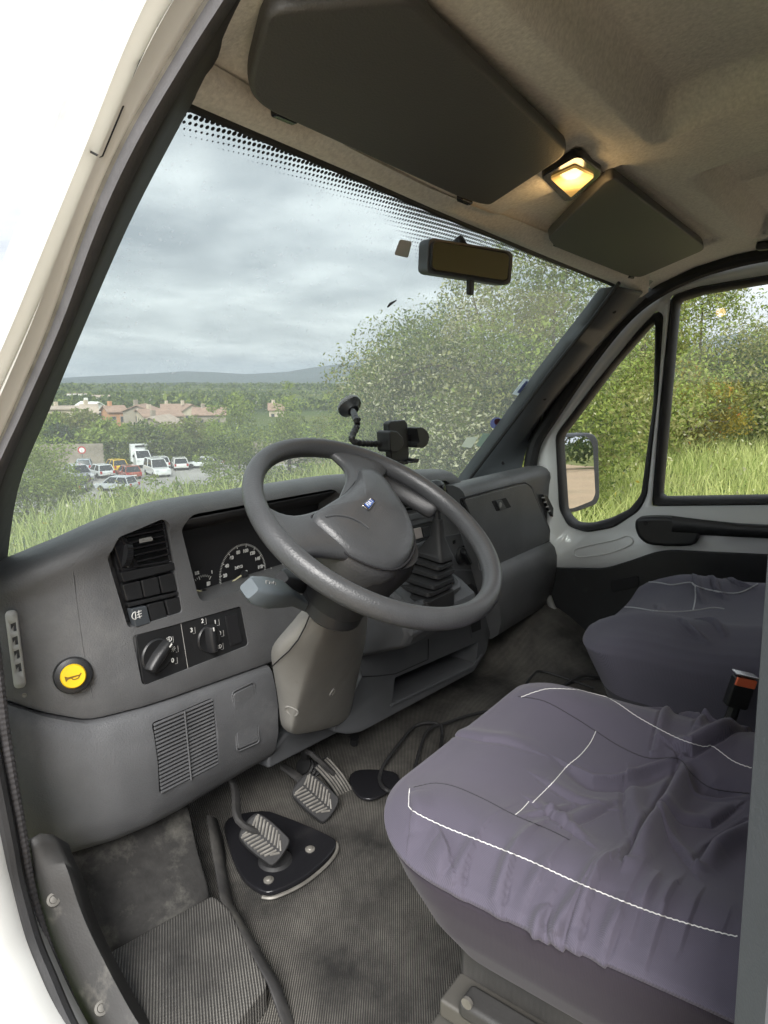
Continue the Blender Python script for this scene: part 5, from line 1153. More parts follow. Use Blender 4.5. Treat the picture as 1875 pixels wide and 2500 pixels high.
build('bezel', G().tube((lambda q: list(q)+[q[0]])(rnd([mp_(x, y, .001) for x, y in mi_], .006)), .0022, 6), BLK, rv)
build('dip_lever', G().box(mp_(1148, 700, -.012), (.016, .01, .03)), BLK, rv, bevel=.003)
ft = hit(ws_bvh, 1120, 585, .004); build('foot', G().tube([ft, mp_(1140, 620, -.03)], .010, 10), BLK, rv)
# toll tag holder and specks on the glass
q = [hit(ws_bvh, *p, .006) for p in ((962, 622), (976, 584), (1006, 590), (996, 630))]; tg = build('toll_tag', G().prism(rnd(q, .006), unit(CAM-q[0])*.006), mat('pale_tag_plastic', (.62, .64, .64), .3), None, bevel=.002); tag(tg, 'small pale tag stuck to the glass left of the rear view mirror', 'tag')
q = [hit(ws_bvh, *p, .003) for p in ((946, 750), (953, 742), (968, 733))]; lf = build('stray_leaf', G().tube(q, [.0015, .003, .001], 6), RUB, None); tag(lf, 'thin dark leaf caught on the windscreen', 'leaf')
# stickers
def m_paper(name, col):
    m, n, l, p = NM(name); ts = n.new('ShaderNodeBsdfTranslucent'); ts.inputs[0].default_value = (*col, 1); p.inputs['Base Color'].default_value = (*col, 1); p.inputs['Roughness'].default_value = .6
    mx_ = n.new('ShaderNodeMixShader'); mx_.inputs[0].default_value = .65; l.new(p.outputs[0], mx_.inputs[1]); l.new(ts.outputs[0], mx_.inputs[2]); l.new(mx_.outputs[0], n['Material Output'].inputs['Surface']); return m
def sticker(px, m, label, inner=None):
    q = [hit(ws_bvh, *p, .003) for p in px]
    if any(p is None for p in q): return
    o_ = build('sticker', G().prism(q, unit(CAM-q[0])*.0006), m, None, 0); tag(o_, label, 'sticker')
    if inner is not None:
        q2 = [hit(ws_bvh, *p, .0045) for p in inner[0]]
        if all(p is not None for p in q2): ROOTLOC[o_.name] = np.zeros(3); build('print', G().prism(q2, unit(CAM-q2[0])*.0004), inner[1], o_, 0)
PAPER = m_paper('sticker_paper', (.80, .84, .86)); BLUEP = m_paper('blue_print', (.40, .42, .62)); CLEARP = m_paper('faded_sticker', (.55, .63, .57)); REDP = m_paper('red_print', (.50, .20, .24))
sticker([(1250, 962), (1280, 924), (1316, 934), (1288, 972)], PAPER, 'square white sticker with blue print beside the far pillar', ([(1262, 958), (1284, 930), (1308, 937), (1284, 966)], BLUEP))
sticker([(1198+15+15*math.cos(t)*1.1, 1034+15*math.sin(t)) for t in np.linspace(0, 2*math.pi, 17)[:-1]], BLUEP, 'round red and blue sticker low on the windscreen', ([(1215+9*math.cos(t), 1030+8*math.sin(t)) for t in np.linspace(0, 2*math.pi, 13)[:-1]], REDP))
sticker([(1126, 1090), (1140, 1068), (1168, 1066), (1150, 1094)], m_paper('white_sticker', (.88, .9, .82)), 'small plain white sticker low on the windscreen')
sticker([(1162, 1088), (1180, 1058), (1208, 1060), (1196, 1086), (1176, 1092)], CLEARP, 'faded grey sticker low on the windscreen next to a white one')
# phone holder on a flexible arm
ph = thing('phone_holder', tuple(hit(ws_bvh, 855, 985, .003)), 'black phone holder on a flexible arm with a suction cup', 'phone holder')
sc_ = hit(ws_bvh, 852, 990, .003); nw = unit(np.array([0, -.61, -.59])); 
cupn = unit(nw*.8+unit(CAM-sc_)*.35)
build('suction_cup', G().lathe(sc_, cupn, [(.030, .0), (.029, .006), (.020, .014), (.014, .022), (.0001, .022)], 30), BLK, ph)
build('cup_rim', G().lathe(sc_, cupn, [(.0315, .0005), (.0315, .003), (.0305, .003)], 30), m_clear('clear_rim', (.8, .85, .8), .3), ph)
arm_ = [sc_+cupn*.02]+[U(x, y, y=d) for x, y, d in ((868, 1020, .89), (872, 1038, .88), (862, 1060, .87), (860, 1075, .865), (880, 1082, .86), (925, 1084, .855))]
pth = resample(spline(arm_, 10), 120); build('flexible_arm', G().tube(pth, [.0062 if i < 25 else (.0062+.0010*math.sin(i*1.7)) for i in range(120)], 10), BLK, ph)
build('joint_lever', G().tube([sc_+cupn*.022-np.array([.0, 0, .012]), sc_+cupn*.03-np.array([-.018, 0, .018])], .006, 8), BLK, ph)
def k4(x, y): return 780+.1808*x, 900+.1808*y
HB = lambda x, y, d=.855: U(*k4(x, y), y=d)
def hplate(name, pts, d, th, m=BLK, bev=.003): return build(name, G().prism(rnd([HB(x, y, d) for x, y in pts], .003), (0, -th, 0)), m, ph, bevel=bev)
hplate('back_plate', [(850, 740), (890, 705), (1080, 690), (1110, 740), (1135, 1160), (1120, 1230), (940, 1280), (895, 1230), (880, 1110)], .865, .016)
hplate('side_cheek', [(765, 850), (800, 828), (880, 835), (960, 920), (970, 1000), (930, 1080), (880, 1118), (800, 1118), (775, 1090)], .862, .034, SLATE if False else BLK)
hplate('side_jaw', [(1160, 790), (1240, 785), (1310, 840), (1335, 920), (1310, 1020), (1250, 1060), (1170, 1058), (1168, 1000), (1200, 985), (1180, 880)], .862, .03)
hplate('jaw_bar', [(1090, 880), (1180, 880), (1180, 975), (1100, 980)], .865, .012)
hplate('foot_ledge', [(930, 1228), (1010, 1250), (1130, 1240), (1140, 1200), (1200, 1205), (1185, 1258), (1050, 1262), (1040, 1280), (940, 1282)], .862, .03)
# wiper blade standing behind the far edge of the glass
wpq = [hit(ws_bvh, *p, -.02) for p in ((1432, 776), (1400, 820), (1366, 864))]; wpq = [p for p in wpq if p is not None]
wp_ = thing('wiper', tuple(wpq[-1]), 'wiper blade resting outside the far edge of the windscreen', 'wiper'); build('blade', G().tube(wpq, .004, 6), RUB, wp_)
q = [hit(ws_bvh, *p, -.02) for p in ((1320, 925), (1362, 866), (1352, 880))]; build('arm', G().tube(q[:2], .009, 6), RUB, wp_)
# ================================================================== OUTSIDE: TERRAIN
GZ, PZ = -.62, -9.6
def ground(x, y):
    dx_, dy_ = x-CAM[0], y; r = math.hypot(dx_, dy_); az = math.degrees(math.atan2(dx_, dy_))
    left = 1-sstep(33, 60, abs(az-8))
    r0 = 7.0+1.6*sstep(18, 28, az)+(1-left)*16; r1 = 38+(1-left)*60
    t_ = max(0, (r-r0)/(r1-r0)); fall = (1-math.exp(-2.6*t_))/(1-math.exp(-2.6)) if t_ < 1 else 1.0
    fall *= sstep(-120, -60, -abs(az))
    z = GZ + .05*math.sin(x*.9+1)*math.sin(y*.8)*min(1, r/6)*(r < 40)
    z += (PZ-GZ)*fall
    z -= 5.5*sstep(130, 700, r)
    z += (1-left)*.5*sstep(7, 16, r)*(1-sstep(16, 40, r))*sstep(-110, -70, -abs(az))
    return z
def m_ground():
    m, n, l, p = NM('meadow_and_plain'); t = n.new('ShaderNodeTexCoord')
    a = n.new('ShaderNodeTexNoise'); a.inputs['Scale'].default_value = .006; a.inputs['Detail'].default_value = 6; l.new(t.outputs['Object'], a.inputs['Vector'])
    b = n.new('ShaderNodeTexNoise'); b.inputs['Scale'].default_value = 2.5; b.inputs['Detail'].default_value = 8; l.new(t.outputs['Object'], b.inputs['Vector'])
    c = n.new('ShaderNodeValToRGB'); l.new(a.outputs['Fac'], c.inputs[0]); el = c.color_ramp.elements
    el[0].position = .38; el[0].color = (.045, .075, .025, 1); el[1].position = .62; el[1].color = (.15, .17, .055, 1)
    k = el.new(.5); k.color = (.09, .13, .04, 1)
    d = n.new('ShaderNodeMix'); d.data_type = 'RGBA'; d.blend_type = 'MULTIPLY'; d.inputs[0].default_value = .7; l.new(c.outputs['Color'], d.inputs[6])
    c2 = n.new('ShaderNodeValToRGB'); l.new(b.outputs['Fac'], c2.inputs[0]); c2.color_ramp.elements[0].position = .3; c2.color_ramp.elements[0].color = (.6, .6, .55, 1); c2.color_ramp.elements[1].color = (1.1, 1.1, 1, 1)
    l.new(c2.outputs['Color'], d.inputs[7]); l.new(d.outputs[2], p.inputs['Base Color']); p.inputs['Roughness'].default_value = 1; p.inputs['Specular IOR Level'].default_value = .1
    return m
rr2 = np.r_[np.linspace(.5, 14, 28), np.linspace(15, 60, 30), np.geomspace(64, 12500, 40)]
g = G(); na = 144
g.grid([[(CAM[0]+r*math.sin(2*math.pi*k/na), r*math.cos(2*math.pi*k/na), ground(CAM[0]+r*math.sin(2*math.pi*k/na), r*math.cos(2*math.pi*k/na))) for k in range(na+1)] for r in rr2])
g.prism([(CAM[0]+.5*math.sin(2*math.pi*k/24), .5*math.cos(2*math.pi*k/24), GZ-.2) for k in range(24)], (0, 0, .195))
o_ = build('ground', g, m_ground(), None, 180); o_['kind'] = 'structure'
DIRT = mat('pale_dirt', (.34, .26, .175), 1.0, .6, 30, .18, 1.2, dust=(.22, .18, .12), dscale=.6, dthr=.6, spec=.1)
# dirt track the van stands on, seen in the wing mirror and at the lower right of the side window
pts_ = [(-9, -45), (16, -45), (12, -20), (10.5, -6), (9.3, -1.0), (8.2, .4), (4, .7), (0, 1.2), (-5, 1.8), (-9, 1.0)]
xs3 = np.linspace(-9, 12, 30)
g = G(); g.grid([[(x*(1 if y > -20 else 1.2), y + .4*math.sin(x*1.3), max(ground(x, y), GZ)+.03) for x in np.linspace(-9, 9.2+.12*max(0, -y), 24)] for y in np.linspace(-45, .9, 40)])
o_ = build('dirt_track', g, DIRT, None, 180); o_['kind'] = 'structure'
# car park
CPM = mat('pale_asphalt', (.30, .29, .27), .95, .3, 8, .12, .25, dust=(.22, .21, .2), dscale=.12, dthr=.55)
cpp = [U(x, y, z=PZ+.06) for x, y in ((-60, 1290), (230, 1290), (420, 1215), (640, 1180), (760, 1150), (640, 1112), (420, 1110), (250, 1113), (130, 1120), (-20, 1130))]
g = G(); g.add(cpp, [tuple(range(len(cpp)))]); o_ = build('car_park', g, CPM, None, 0); o_['kind'] = 'structure'

# ---- far hills: two ridges with real depth
def ridge(name, dist, tab, depth, m, base, seed, amp):
    rg = np.random.default_rng(seed); n = 160; pxs = np.linspace(tab[0][0], tab[-1][0], n)
    tops = np.interp(pxs, [a for a, b in tab], [b for a, b in tab]); nz = np.convolve(rg.normal(size=n+24), np.hanning(13)/6, 'same')[12:-12]
    tops = tops+nz*amp; rows_ = []
    for f_, hgt in ((-1, 0), (-.6, .35), (-.25, .8), (0, 1), (.4, .7), (1, 0)):
        row = []
        for i, px in enumerate(pxs):
            d = ray(px, tops[i]); dh = math.hypot(d[0], d[1]); top = CAM+d*(dist/dh); nzz = 1+.25*math.sin(i*.7+f_*5)*(0 < hgt < 1)
            u_ = np.array([d[0], d[1], 0])/dh; q = CAM+u_*(dist+depth*f_); row.append(np.array([q[0], q[1], base+(top[2]-base)*hgt*min(nzz, 1.0) if hgt < 1 else top[2]]))
        rows_.append(row)
    g = G(); g.grid(rows_); o_ = build(name, g, m, None, 180); o_['kind'] = 'structure'
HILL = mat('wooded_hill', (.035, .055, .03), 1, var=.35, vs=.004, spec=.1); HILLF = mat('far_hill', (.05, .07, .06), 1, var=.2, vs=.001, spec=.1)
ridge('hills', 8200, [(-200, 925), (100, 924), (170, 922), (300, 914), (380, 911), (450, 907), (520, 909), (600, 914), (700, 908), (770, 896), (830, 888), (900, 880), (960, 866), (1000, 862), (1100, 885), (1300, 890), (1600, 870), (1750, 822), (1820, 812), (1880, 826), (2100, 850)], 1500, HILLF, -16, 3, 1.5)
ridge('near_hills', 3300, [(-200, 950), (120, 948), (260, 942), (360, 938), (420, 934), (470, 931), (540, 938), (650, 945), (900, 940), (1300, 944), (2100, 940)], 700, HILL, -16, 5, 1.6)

# ---- foliage
def m_leaf(name, c1, c2, vs=1.5, tr=.45):
    m, n, l, p = NM(name); t = n.new('ShaderNodeTexCoord'); out = n['Material Output']
    z = n.new('ShaderNodeTexNoise'); z.inputs['Scale'].default_value = vs; z.inputs['Detail'].default_value = 5; l.new(t.outputs['Object'], z.inputs['Vector'])
    at = n.new('ShaderNodeAttribute'); at.attribute_name = 'rnd'
    ad = n.new('ShaderNodeMath'); ad.operation = 'MULTIPLY_ADD'; l.new(at.outputs['Fac'], ad.inputs[0]); ad.inputs[1].default_value = .7
    sb_ = n.new('ShaderNodeMath'); sb_.operation = 'SUBTRACT'; l.new(z.outputs['Fac'], sb_.inputs[0]); sb_.inputs[1].default_value = .35; l.new(sb_.outputs[0], ad.inputs[2])
    c = n.new('ShaderNodeMix'); c.data_type = 'RGBA'; l.new(ad.outputs[0], c.inputs[0]); c.inputs[6].default_value = (*c1, 1); c.inputs[7].default_value = (*c2, 1)
    l.new(c.outputs[2], p.inputs['Base Color']); p.inputs['Roughness'].default_value = .55; p.inputs['Specular IOR Level'].default_value = .3
    ts = n.new('ShaderNodeBsdfTranslucent'); l.new(c.outputs[2], ts.inputs[0]); mx_ = n.new('ShaderNodeMixShader'); mx_.inputs[0].default_value = tr
    l.new(p.outputs[0], mx_.inputs[1]); l.new(ts.outputs[0], mx_.inputs[2]); l.new(mx_.outputs[0], out.inputs['Surface']); return m
L_DARK = m_leaf('dark_leaves', (.03, .06, .015), (.10, .16, .04)); L_MID = m_leaf('mid_leaves', (.08, .13, .022), (.30, .36, .08)); L_LIGHT = m_leaf('light_leaves', (.12, .20, .03), (.40, .48, .11))
L_OLIVE = m_leaf('olive_leaves', (.10, .115, .035), (.34, .34, .11)); L_YEL = m_leaf('yellow_leaves', (.16, .14, .02), (.42, .33, .04)); L_BLOS = m_leaf('cream_blossom', (.26, .28, .14), (.55, .53, .36), 3, .2)
L_ORANGE = m_leaf('orange_leaves', (.35, .12, .03), (.55, .22, .05)); L_BLUE = m_leaf('bluish_leaves', (.03, .055, .035), (.085, .12, .085))
BARK = mat('bark', (.10, .08, .06), .9, .8, 20, .3, 6)
def leaf_mesh(name, C, size, mats, midx, parent, rg, tri=False, flat=0.0, kind=None):
    n = len(C); a = rg.normal(size=(n, 3)); a /= np.linalg.norm(a, axis=1, keepdims=True); a[:, 2] *= (1-flat); a /= np.linalg.norm(a, axis=1, keepdims=True)
    b = rg.normal(size=(n, 3)); b -= a*(a*b).sum(1, keepdims=True); b /= np.linalg.norm(b, axis=1, keepdims=True)
    s = size*(.45+1.1*rg.random((n, 1))**1.5); off = ROOTLOC[parent.name] if parent is not None else 0
    q = np.stack([C-a*s, C+b*s*.45, C+a*s, C-b*s*.45], 1)-off
    me = bpy.data.meshes.new(name); me.vertices.add(n*4); me.vertices.foreach_set('co', q.reshape(-1)); me.loops.add(n*4); me.loops.foreach_set('vertex_index', np.arange(n*4, dtype=np.int32))
    me.polygons.add(n); me.polygons.foreach_set('loop_start', np.arange(n, dtype=np.int32)*4)
    for m in mats: me.materials.append(m)
    me.polygons.foreach_set('material_index', midx.astype(np.int32))
    at = me.attributes.new('rnd', 'FLOAT', 'FACE'); at.data.foreach_set('value', rg.random(n).astype(np.float32))
    me.update(); me.validate(); o_ = bpy.data.objects.new(name, me); link(o_, parent)
    if kind: o_['kind'] = kind
    return o_
def tree(name, px, dist, top_py, width, nleaf, lsize, mats, wts, label, cat='tree', seed=1, nclump=26, low=.12, lean=0, group=None, trunk=.09, squash=1.0, xy=None, topz=None):
    rg = np.random.default_rng(seed)
    if xy is None:
        d = ray(px, 930); dh = math.hypot(d[0], d[1]); x, y = CAM[0]+d[0]/dh*dist, d[1]/dh*dist; dt = ray(px, top_py); topz = (CAM+dt*(dist/math.hypot(dt[0], dt[1])))[2]
    else: x, y = xy
    z0 = ground(x, y); H = max(topz-z0, .4); W = width/2
    t = thing(name, (x, y, z0), label, cat, group)
    # clumps inside an uneven crown
    cl_ = []
    while len(cl_) < nclump:
        u = rg.normal(size=3); u /= np.linalg.norm(u); r = rg.random()**.45; hz_ = low+(1-low)*(.5+.5*u[2]*r)
        taper = math.sin(math.pi*min(1, max(.08, (hz_-low*.5)/(1.0)))**.75)**.6
        cl_.append((np.array([x+u[0]*r*W*taper+lean*hz_*H, y+u[1]*r*W*taper, z0+H*hz_*.93]), (.20+.28*rg.random())*W*squash))
    cl_[0] = (np.array([x+lean*H, y, z0+H*.92]), .16*W)
    big = np.array([c_[1] for c_ in cl_]); pr = big**2; pr /= pr.sum(); idx = rg.choice(nclump, nleaf, p=pr)
    u = rg.normal(size=(nleaf, 3)); u /= np.linalg.norm(u, axis=1, keepdims=True); rad = (rg.random(nleaf)**.40)[:, None]
    C = np.array([cl_[i][0] for i in idx])+u*rad*np.array([cl_[i][1] for i in idx])[:, None]*np.array([1, 1, .8])
    C[:, 2] = np.maximum(C[:, 2], z0+.03)
    cm = rg.choice(len(mats), nclump, p=wts); mi_ = np.where(rg.random(nleaf) < .72, cm[idx], rg.choice(len(mats), nleaf, p=wts))
    leaf_mesh('crown', C, lsize, mats, mi_, t, rg)
    g = G(); base = np.array([x, y, z0-.1]); topt = np.array([x+lean*H*.7, y, z0+H*.72]); g.tube(spline([base, base*.6+topt*.4+np.array([W*.06, 0, 0]), topt], 4), np.linspace(max(.02, trunk*H*.16), .012, 9), 7)
    tr_ = build('trunk', g, BARK, t)
    for i in range(1, min(8, nclump)):
        c_ = cl_[i][0]; s_ = base+(topt-base)*(.25+.5*rg.random()); g = G(); g.tube([s_, (s_+c_)/2+np.array([0, 0, .06*H]), c_], [.012*H*.5+.006, .008*H*.5+.004, .004], 5); build('limb', g, BARK, t)
    return t
TG = 'trees and shrubs on the slope beyond the windscreen'
tree('hawthorn', 1200, 9.4, 585, 3.4, 36000, 0.0244, [L_MID, L_OLIVE, L_BLOS, L_DARK], [.44, .28, .10, .18], 'large hawthorn with cream blossom right behind the windscreen', 'tree', 11, 46, .0)
tree('hawthorn', 1345, 8.0, 545, 3.0, 31200, 0.0232, [L_MID, L_OLIVE, L_BLOS, L_LIGHT], [.38, .30, .09, .23], 'pale flowering hawthorn beside the far windscreen pillar', 'tree', 12, 42, .0)
tree('hawthorn', 1075, 10.5, 715, 3.0, 28800, 0.0244, [L_DARK, L_MID, L_OLIVE, L_BLOS], [.34, .38, .22, .06], 'dark green hawthorn left of the flowering ones', 'tree', 13, 42, .0)
tree('shrub', 985, 11.5, 860, 2.4, 21600, 0.0261, [L_MID, L_DARK, L_LIGHT], [.45, .25, .30], 'green shrub directly behind the phone holder', 'shrub', 14, 30, .0)
tree('shrub', 1265, 7.6, 880, 2.4, 21600, 0.0220, [L_DARK, L_MID, L_BLOS, L_OLIVE], [.36, .38, .05, .21], 'low dark bush behind the stickers on the windscreen', 'shrub', 15, 30, .0)
tree('young_tree', 905, 17, 872, 2.6, 14400, 0.0377, [L_MID, L_LIGHT, L_DARK], [.45, .35, .2], 'slim young tree left of the suction cup', 'tree', 16, 26, .02)
tree('young_tree', 838, 22, 945, 3.4, 14400, 0.0464, [L_MID, L_LIGHT, L_OLIVE], [.45, .3, .25], 'rounded young tree above the top of the steering wheel', 'tree', 17, 26, .02)
tree('young_tree', 700, 21, 888, 2.8, 14400, 0.0435, [L_LIGHT, L_MID, L_DARK], [.45, .4, .15], 'pointed young tree taller than its neighbours beyond the wheel', 'tree', 18, 26, .02)
tree('young_tree', 770, 19, 995, 3.2, 14400, 0.0406, [L_MID, L_DARK, L_OLIVE], [.45, .3, .25], 'bushy young tree between two taller ones over the wheel rim', 'tree', 19, 26, .02)
tree('young_tree', 575, 20, 915, 3.0, 16800, 0.0406, [L_MID, L_DARK, L_LIGHT], [.5, .25, .25], 'dark young tree in front of the terracotta roofs', 'tree', 20, 28, .02)
tree('young_tree', 515, 24, 945, 2.4, 12000, 0.0464, [L_LIGHT, L_MID], [.55, .45], 'light green young tree right of the parked white cars', 'tree', 21, 22, .02)
tree('young_tree', 640, 16, 1030, 3.0, 14400, 0.0348, [L_MID, L_OLIVE, L_LIGHT], [.45, .25, .3], 'wide olive green bush just over the left of the wheel', 'tree', 22, 26, .0)
tree('sapling', 468, 13, 1080, 1.0, 4320, 0.0290, [L_LIGHT, L_MID], [.6, .4], 'thin sapling in front of the white cars', 'sapling', 23, 14, .0)
tree('roadside_tree', 60, 30, 985, 5.2, 21600, 0.0580, [L_LIGHT, L_MID], [.7, .3], 'bright green tree beside the near windscreen pillar', 'tree', 24, 30, .45)
for i, (px, d, ty, w, nl, lb) in enumerate(((272, 11.5, 1165, 1.5, 2600, 'leafy green shrub in front of the silver car'), (352, 10.5, 1150, 1.8, 3000, 'pale shrub in front of the white van'), (420, 9.5, 1172, 1.6, 2600, 'low pale shrub right of the parked vans'), (560, 11, 1128, 1.8, 3000, 'low shrub behind the left side of the steering wheel'), (310, 9.0, 1195, 1.2, 2000, 'small shrub standing in the long grass before the car park'))):
    tree('shrub', px, d, ty, w, nl*2, .03, [L_LIGHT, L_MID, L_OLIVE], [.55, .25, .2], lb, 'shrub', 30+i, 18, .0)
# beyond the passenger window
tree('tall_bush', 1700, 15, 600, 3.6, 26400, 0.0319, [L_MID, L_OLIVE, L_DARK, L_LIGHT], [.3, .36, .16, .18], 'tall airy bush filling the left of the passenger window', 'tree', 41, 40, .0)
tree('tall_bush', 1560, 13, 640, 3.0, 24000, 0.0290, [L_OLIVE, L_MID, L_LIGHT], [.36, .36, .28], 'olive green bush behind the quarter window', 'tree', 42, 36, .0)
tree('bush', 1470, 11, 860, 3.0, 21600, 0.0278, [L_MID, L_OLIVE, L_LIGHT], [.4, .3, .3], 'green bush above the wing mirror', 'shrub', 43, 30, .0)
tree('bush', 1690, 12.5, 880, 1.9, 9600, 0.0278, [L_YEL, L_OLIVE, L_ORANGE], [.55, .39, .06], 'yellow leaved bush low in the passenger window', 'shrub', 44, 20, .1)
tree('bush', 1835, 15, 850, 4.0, 24000, 0.0348, [L_OLIVE, L_MID, L_DARK, L_BLOS], [.46, .28, .2, .06], 'broad olive bush at the right edge of the passenger window', 'shrub', 45, 36, .0)
tree('tall_bush', 1955, 17, 740, 3.2, 16800, 0.0348, [L_OLIVE, L_MID], [.5, .5], 'bush past the right edge of the passenger window', 'tree', 46, 30, .0)
tree('bush', 1620, 17, 820, 4.4, 21600, 0.0348, [L_OLIVE, L_DARK, L_MID], [.4, .3, .3], 'dark bush behind the bar between the two side windows', 'shrub', 47, 34, .0)
for i, (x, y, h, w, lb) in enumerate(((18, -16, 6, 6, 'dark tree reflected in the wing mirror, nearer the van'), (27, -30, 9, 9, 'tall tree reflected in the wing mirror, far down the track'), (13, -30, 5, 6, 'round tree reflected beside the dirt track'))):
    tree('distant_tree', 0, 0, 0, w, 5000, .14, [L_DARK, L_MID], [.6, .4], lb, 'tree', 60+i, 26, .1, xy=(x, y), topz=ground(x, y)+h)

# ---- wall with ivy, hedge and trees behind the car park
wa, wb_ = U(128, 1142, z=PZ), U(470, 1136, z=PZ); wdv = wb_-wa; wlen = math.hypot(wdv[0], wdv[1]); wdir = unit(np.array([wdv[0], wdv[1], 0])); wnr = np.array([wdir[1], -wdir[0], 0])
STONE = mat('stone_wall', (.24, .21, .17), .95, .5, 3, .3, .8)
wall = thing('boundary_wall', tuple(wa), 'long stone wall behind the car park, part covered in ivy', 'wall')
R3 = np.stack([wdir, -wnr, np.array([0, 0, 1])], 1)
build('wall', G().box((wa+wb_)/2+np.array([0, 0, 1.45]), (wlen+40, .5, 2.9), R3), STONE, wall)
rg = np.random.default_rng(5); n = 15000; u = (.28+.78*rg.random(n)); C = wa+wdir*(u*(wlen+6))[:, None]+np.array([0, 0, 1])*(rg.random(n)**.8*3.1)[:, None]-(-wnr)*(.3+.25*rg.random(n))[:, None]
C = wa+wdir*(u*(wlen+6))[:, None]; C[:, 2] = PZ+rg.random(n)**.8*3.2; sgn_ = 1 if (CAM-wa) @ wnr > 0 else -1; C += wnr*sgn_*(.3+.4*rg.random((n, 1)))
leaf_mesh('ivy', C, .22, [L_MID, L_DARK], rg.choice(2, n), wall, rg, kind='stuff')
BT = 'trees behind the car park wall'
for i, (px, d, ty, w, ms, lb) in enumerate(((150, 118, 1042, 9, [L_BLUE, L_DARK], 'dark bluish tree behind the wall, leftmost'), (205, 122, 1000, 11, [L_OLIVE, L_MID], 'tall loose tree behind the wall rising over the roofs'), (250, 115, 1026, 9, [L_MID, L_LIGHT], 'light green tree behind the wall above the yellow car'), (300, 116, 1034, 9, [L_MID, L_LIGHT], 'round tree behind the wall above the box truck'), (352, 114, 1040, 10, [L_DARK, L_MID], 'broad dark tree behind the wall right of the box truck'), (440, 120, 1020, 10, [L_OLIVE, L_MID], 'brownish tree behind the wall near the large roofs'), (125, 128, 1010, 8, [L_LIGHT, L_MID], 'small tree behind the wall next to the windscreen pillar'))):
    tree('garden_tree', px, d, ty, w, 3500, .32, ms, [.5, .5], lb, 'tree', 80+i, 22, .05, group=BT)
# ---- houses of the town
TILE = mat('terracotta_tiles', (.30, .20, .15), .9, .4, 2, .22, .6); TILE2 = mat('pale_tiles', (.38, .31, .25), .9, .4, 2, .2, .5); CREAM = mat('cream_render', (.52, .44, .34), .95, var=.1, vs=.3); ROUGH = mat('grey_stone_render', (.30, .26, .21), .95, var=.15, vs=.4); WHITEW = mat('white_render', (.72, .71, .68), .9, var=.05, vs=.5); OCH = mat('orange_render', (.50, .26, .14), .9, var=.1, vs=.4); GLZ = mat('window_glass', (.05, .06, .07), .2); SHUT = mat('shutters', (.28, .22, .17), .7)
def house(px0, px1, py_eave, py_ridge, dist, depth, wm_, rm2, label, ridge_along=True, nwin=2, yawoff=0.0, chim=True):
    pc_ = (px0+px1)/2; d = ray(pc_, 930); dh = math.hypot(d[0], d[1]); u_ = np.array([d[0], d[1], 0])/dh; ctr = CAM+u_*dist; zg = PZ-1.5
    ca, sa = math.cos(yawoff), math.sin(yawoff); u_ = np.array([u_[0]*ca-u_[1]*sa, u_[0]*sa+u_[1]*ca, 0]); r_ = np.array([u_[1], -u_[0], 0])
    W = (px1-px0)/1691*dist; ze = CAM[2]+(930-py_eave)/1691*dist; zr = CAM[2]+(930-py_ridge)/1691*dist
    t = thing('house', (ctr[0], ctr[1], zg), label, 'house', 'houses of the town below'); base = np.array([ctr[0], ctr[1], 0])
    def q(a, b, z): return base+r_*a+u_*b+np.array([0, 0, z])
    h = W/2
    g = G()
    if ridge_along: g.loft([[q(-h, 0, zg), q(-h, depth, zg), q(-h, depth, ze), q(-h, depth/2, zr-.1), q(-h, 0, ze)], [q(h, 0, zg), q(h, depth, zg), q(h, depth, ze), q(h, depth/2, zr-.1), q(h, 0, ze)]])
    else: g.loft([[q(-h, 0, zg), q(h, 0, zg), q(h, 0, ze), q(0, 0, zr-.1), q(-h, 0, ze)], [q(-h, depth, zg), q(h, depth, zg), q(h, depth, ze), q(0, depth, zr-.1), q(-h, depth, ze)]])
    build('walls', g, wm_, t, 20)
    for s_ in (-1, 1):
        g = G(); e_ = .45
        if ridge_along: b0 = depth/2; P = [q(-h-e_, b0, zr), q(h+e_, b0, zr), q(h+e_, b0+s_*(b0+e_), ze-.12), q(-h-e_, b0+s_*(b0+e_), ze-.12)]
        else: P = [q(0, -e_, zr), q(0, depth+e_, zr), q(s_*(h+e_), depth+e_, ze-.12), q(s_*(h+e_), -e_, ze-.12)]
        g.prism(P, (0, 0, .22)); build('roof_slope', g, rm2, t, 20)
    if chim: g = G(); g.box(q(-h*.4, depth*.5, zr+.5), (.8, .7, 1.4)); build('chimney', g, wm_, t)
    for i in range(nwin):
        a = -h+W*(i+.5)/nwin; zc = max(ze-1.7, zg+1.2); R4 = np.stack([r_, u_, np.array([0, 0, 1])], 1)
        w_ = build('window', G().box(q(a, -.02, zc), (1.2, .1, 1.5), R4), SHUT, t); build('pane', G().box(q(a, -.06, zc), (.85, .08, 1.2), R4), GLZ, w_)
house(112, 185, 992, 987, 190, 10, CREAM, TILE2, 'long low cream house beside the windscreen pillar', True, 3)
house(196, 228, 1002, 984, 178, 8, CREAM, TILE2, 'house half hidden behind the tall loose tree', True, 2)
house(214, 258, 992, 978, 200, 9, WHITEW, WHITEW, 'house with a bright white gable and roof', False, 1, .5)
house(262, 302, 1000, 988, 172, 9, OCH, TILE, 'orange walled house with a terracotta roof', True, 2, .2)
house(298, 362, 999, 986, 165, 10, ROUGH, TILE, 'tall grey stone house with one small window', False, 1, -.2)
house(352, 440, 1012, 998, 158, 13, CREAM, TILE, 'wide house with a large terracotta roof', True, 3, .25)
house(320, 400, 1036, 1014, 140, 11, ROUGH, TILE2, 'stone barn with a pale tiled roof nearest the wall', False, 0, -.35)
house(392, 430, 994, 985, 230, 9, CREAM, TILE, 'small distant house behind the wide terracotta roof', True, 2)
house(440, 490, 1002, 985, 215, 10, CREAM, TILE, 'distant gabled house right of the wide roof', False, 2, .3)
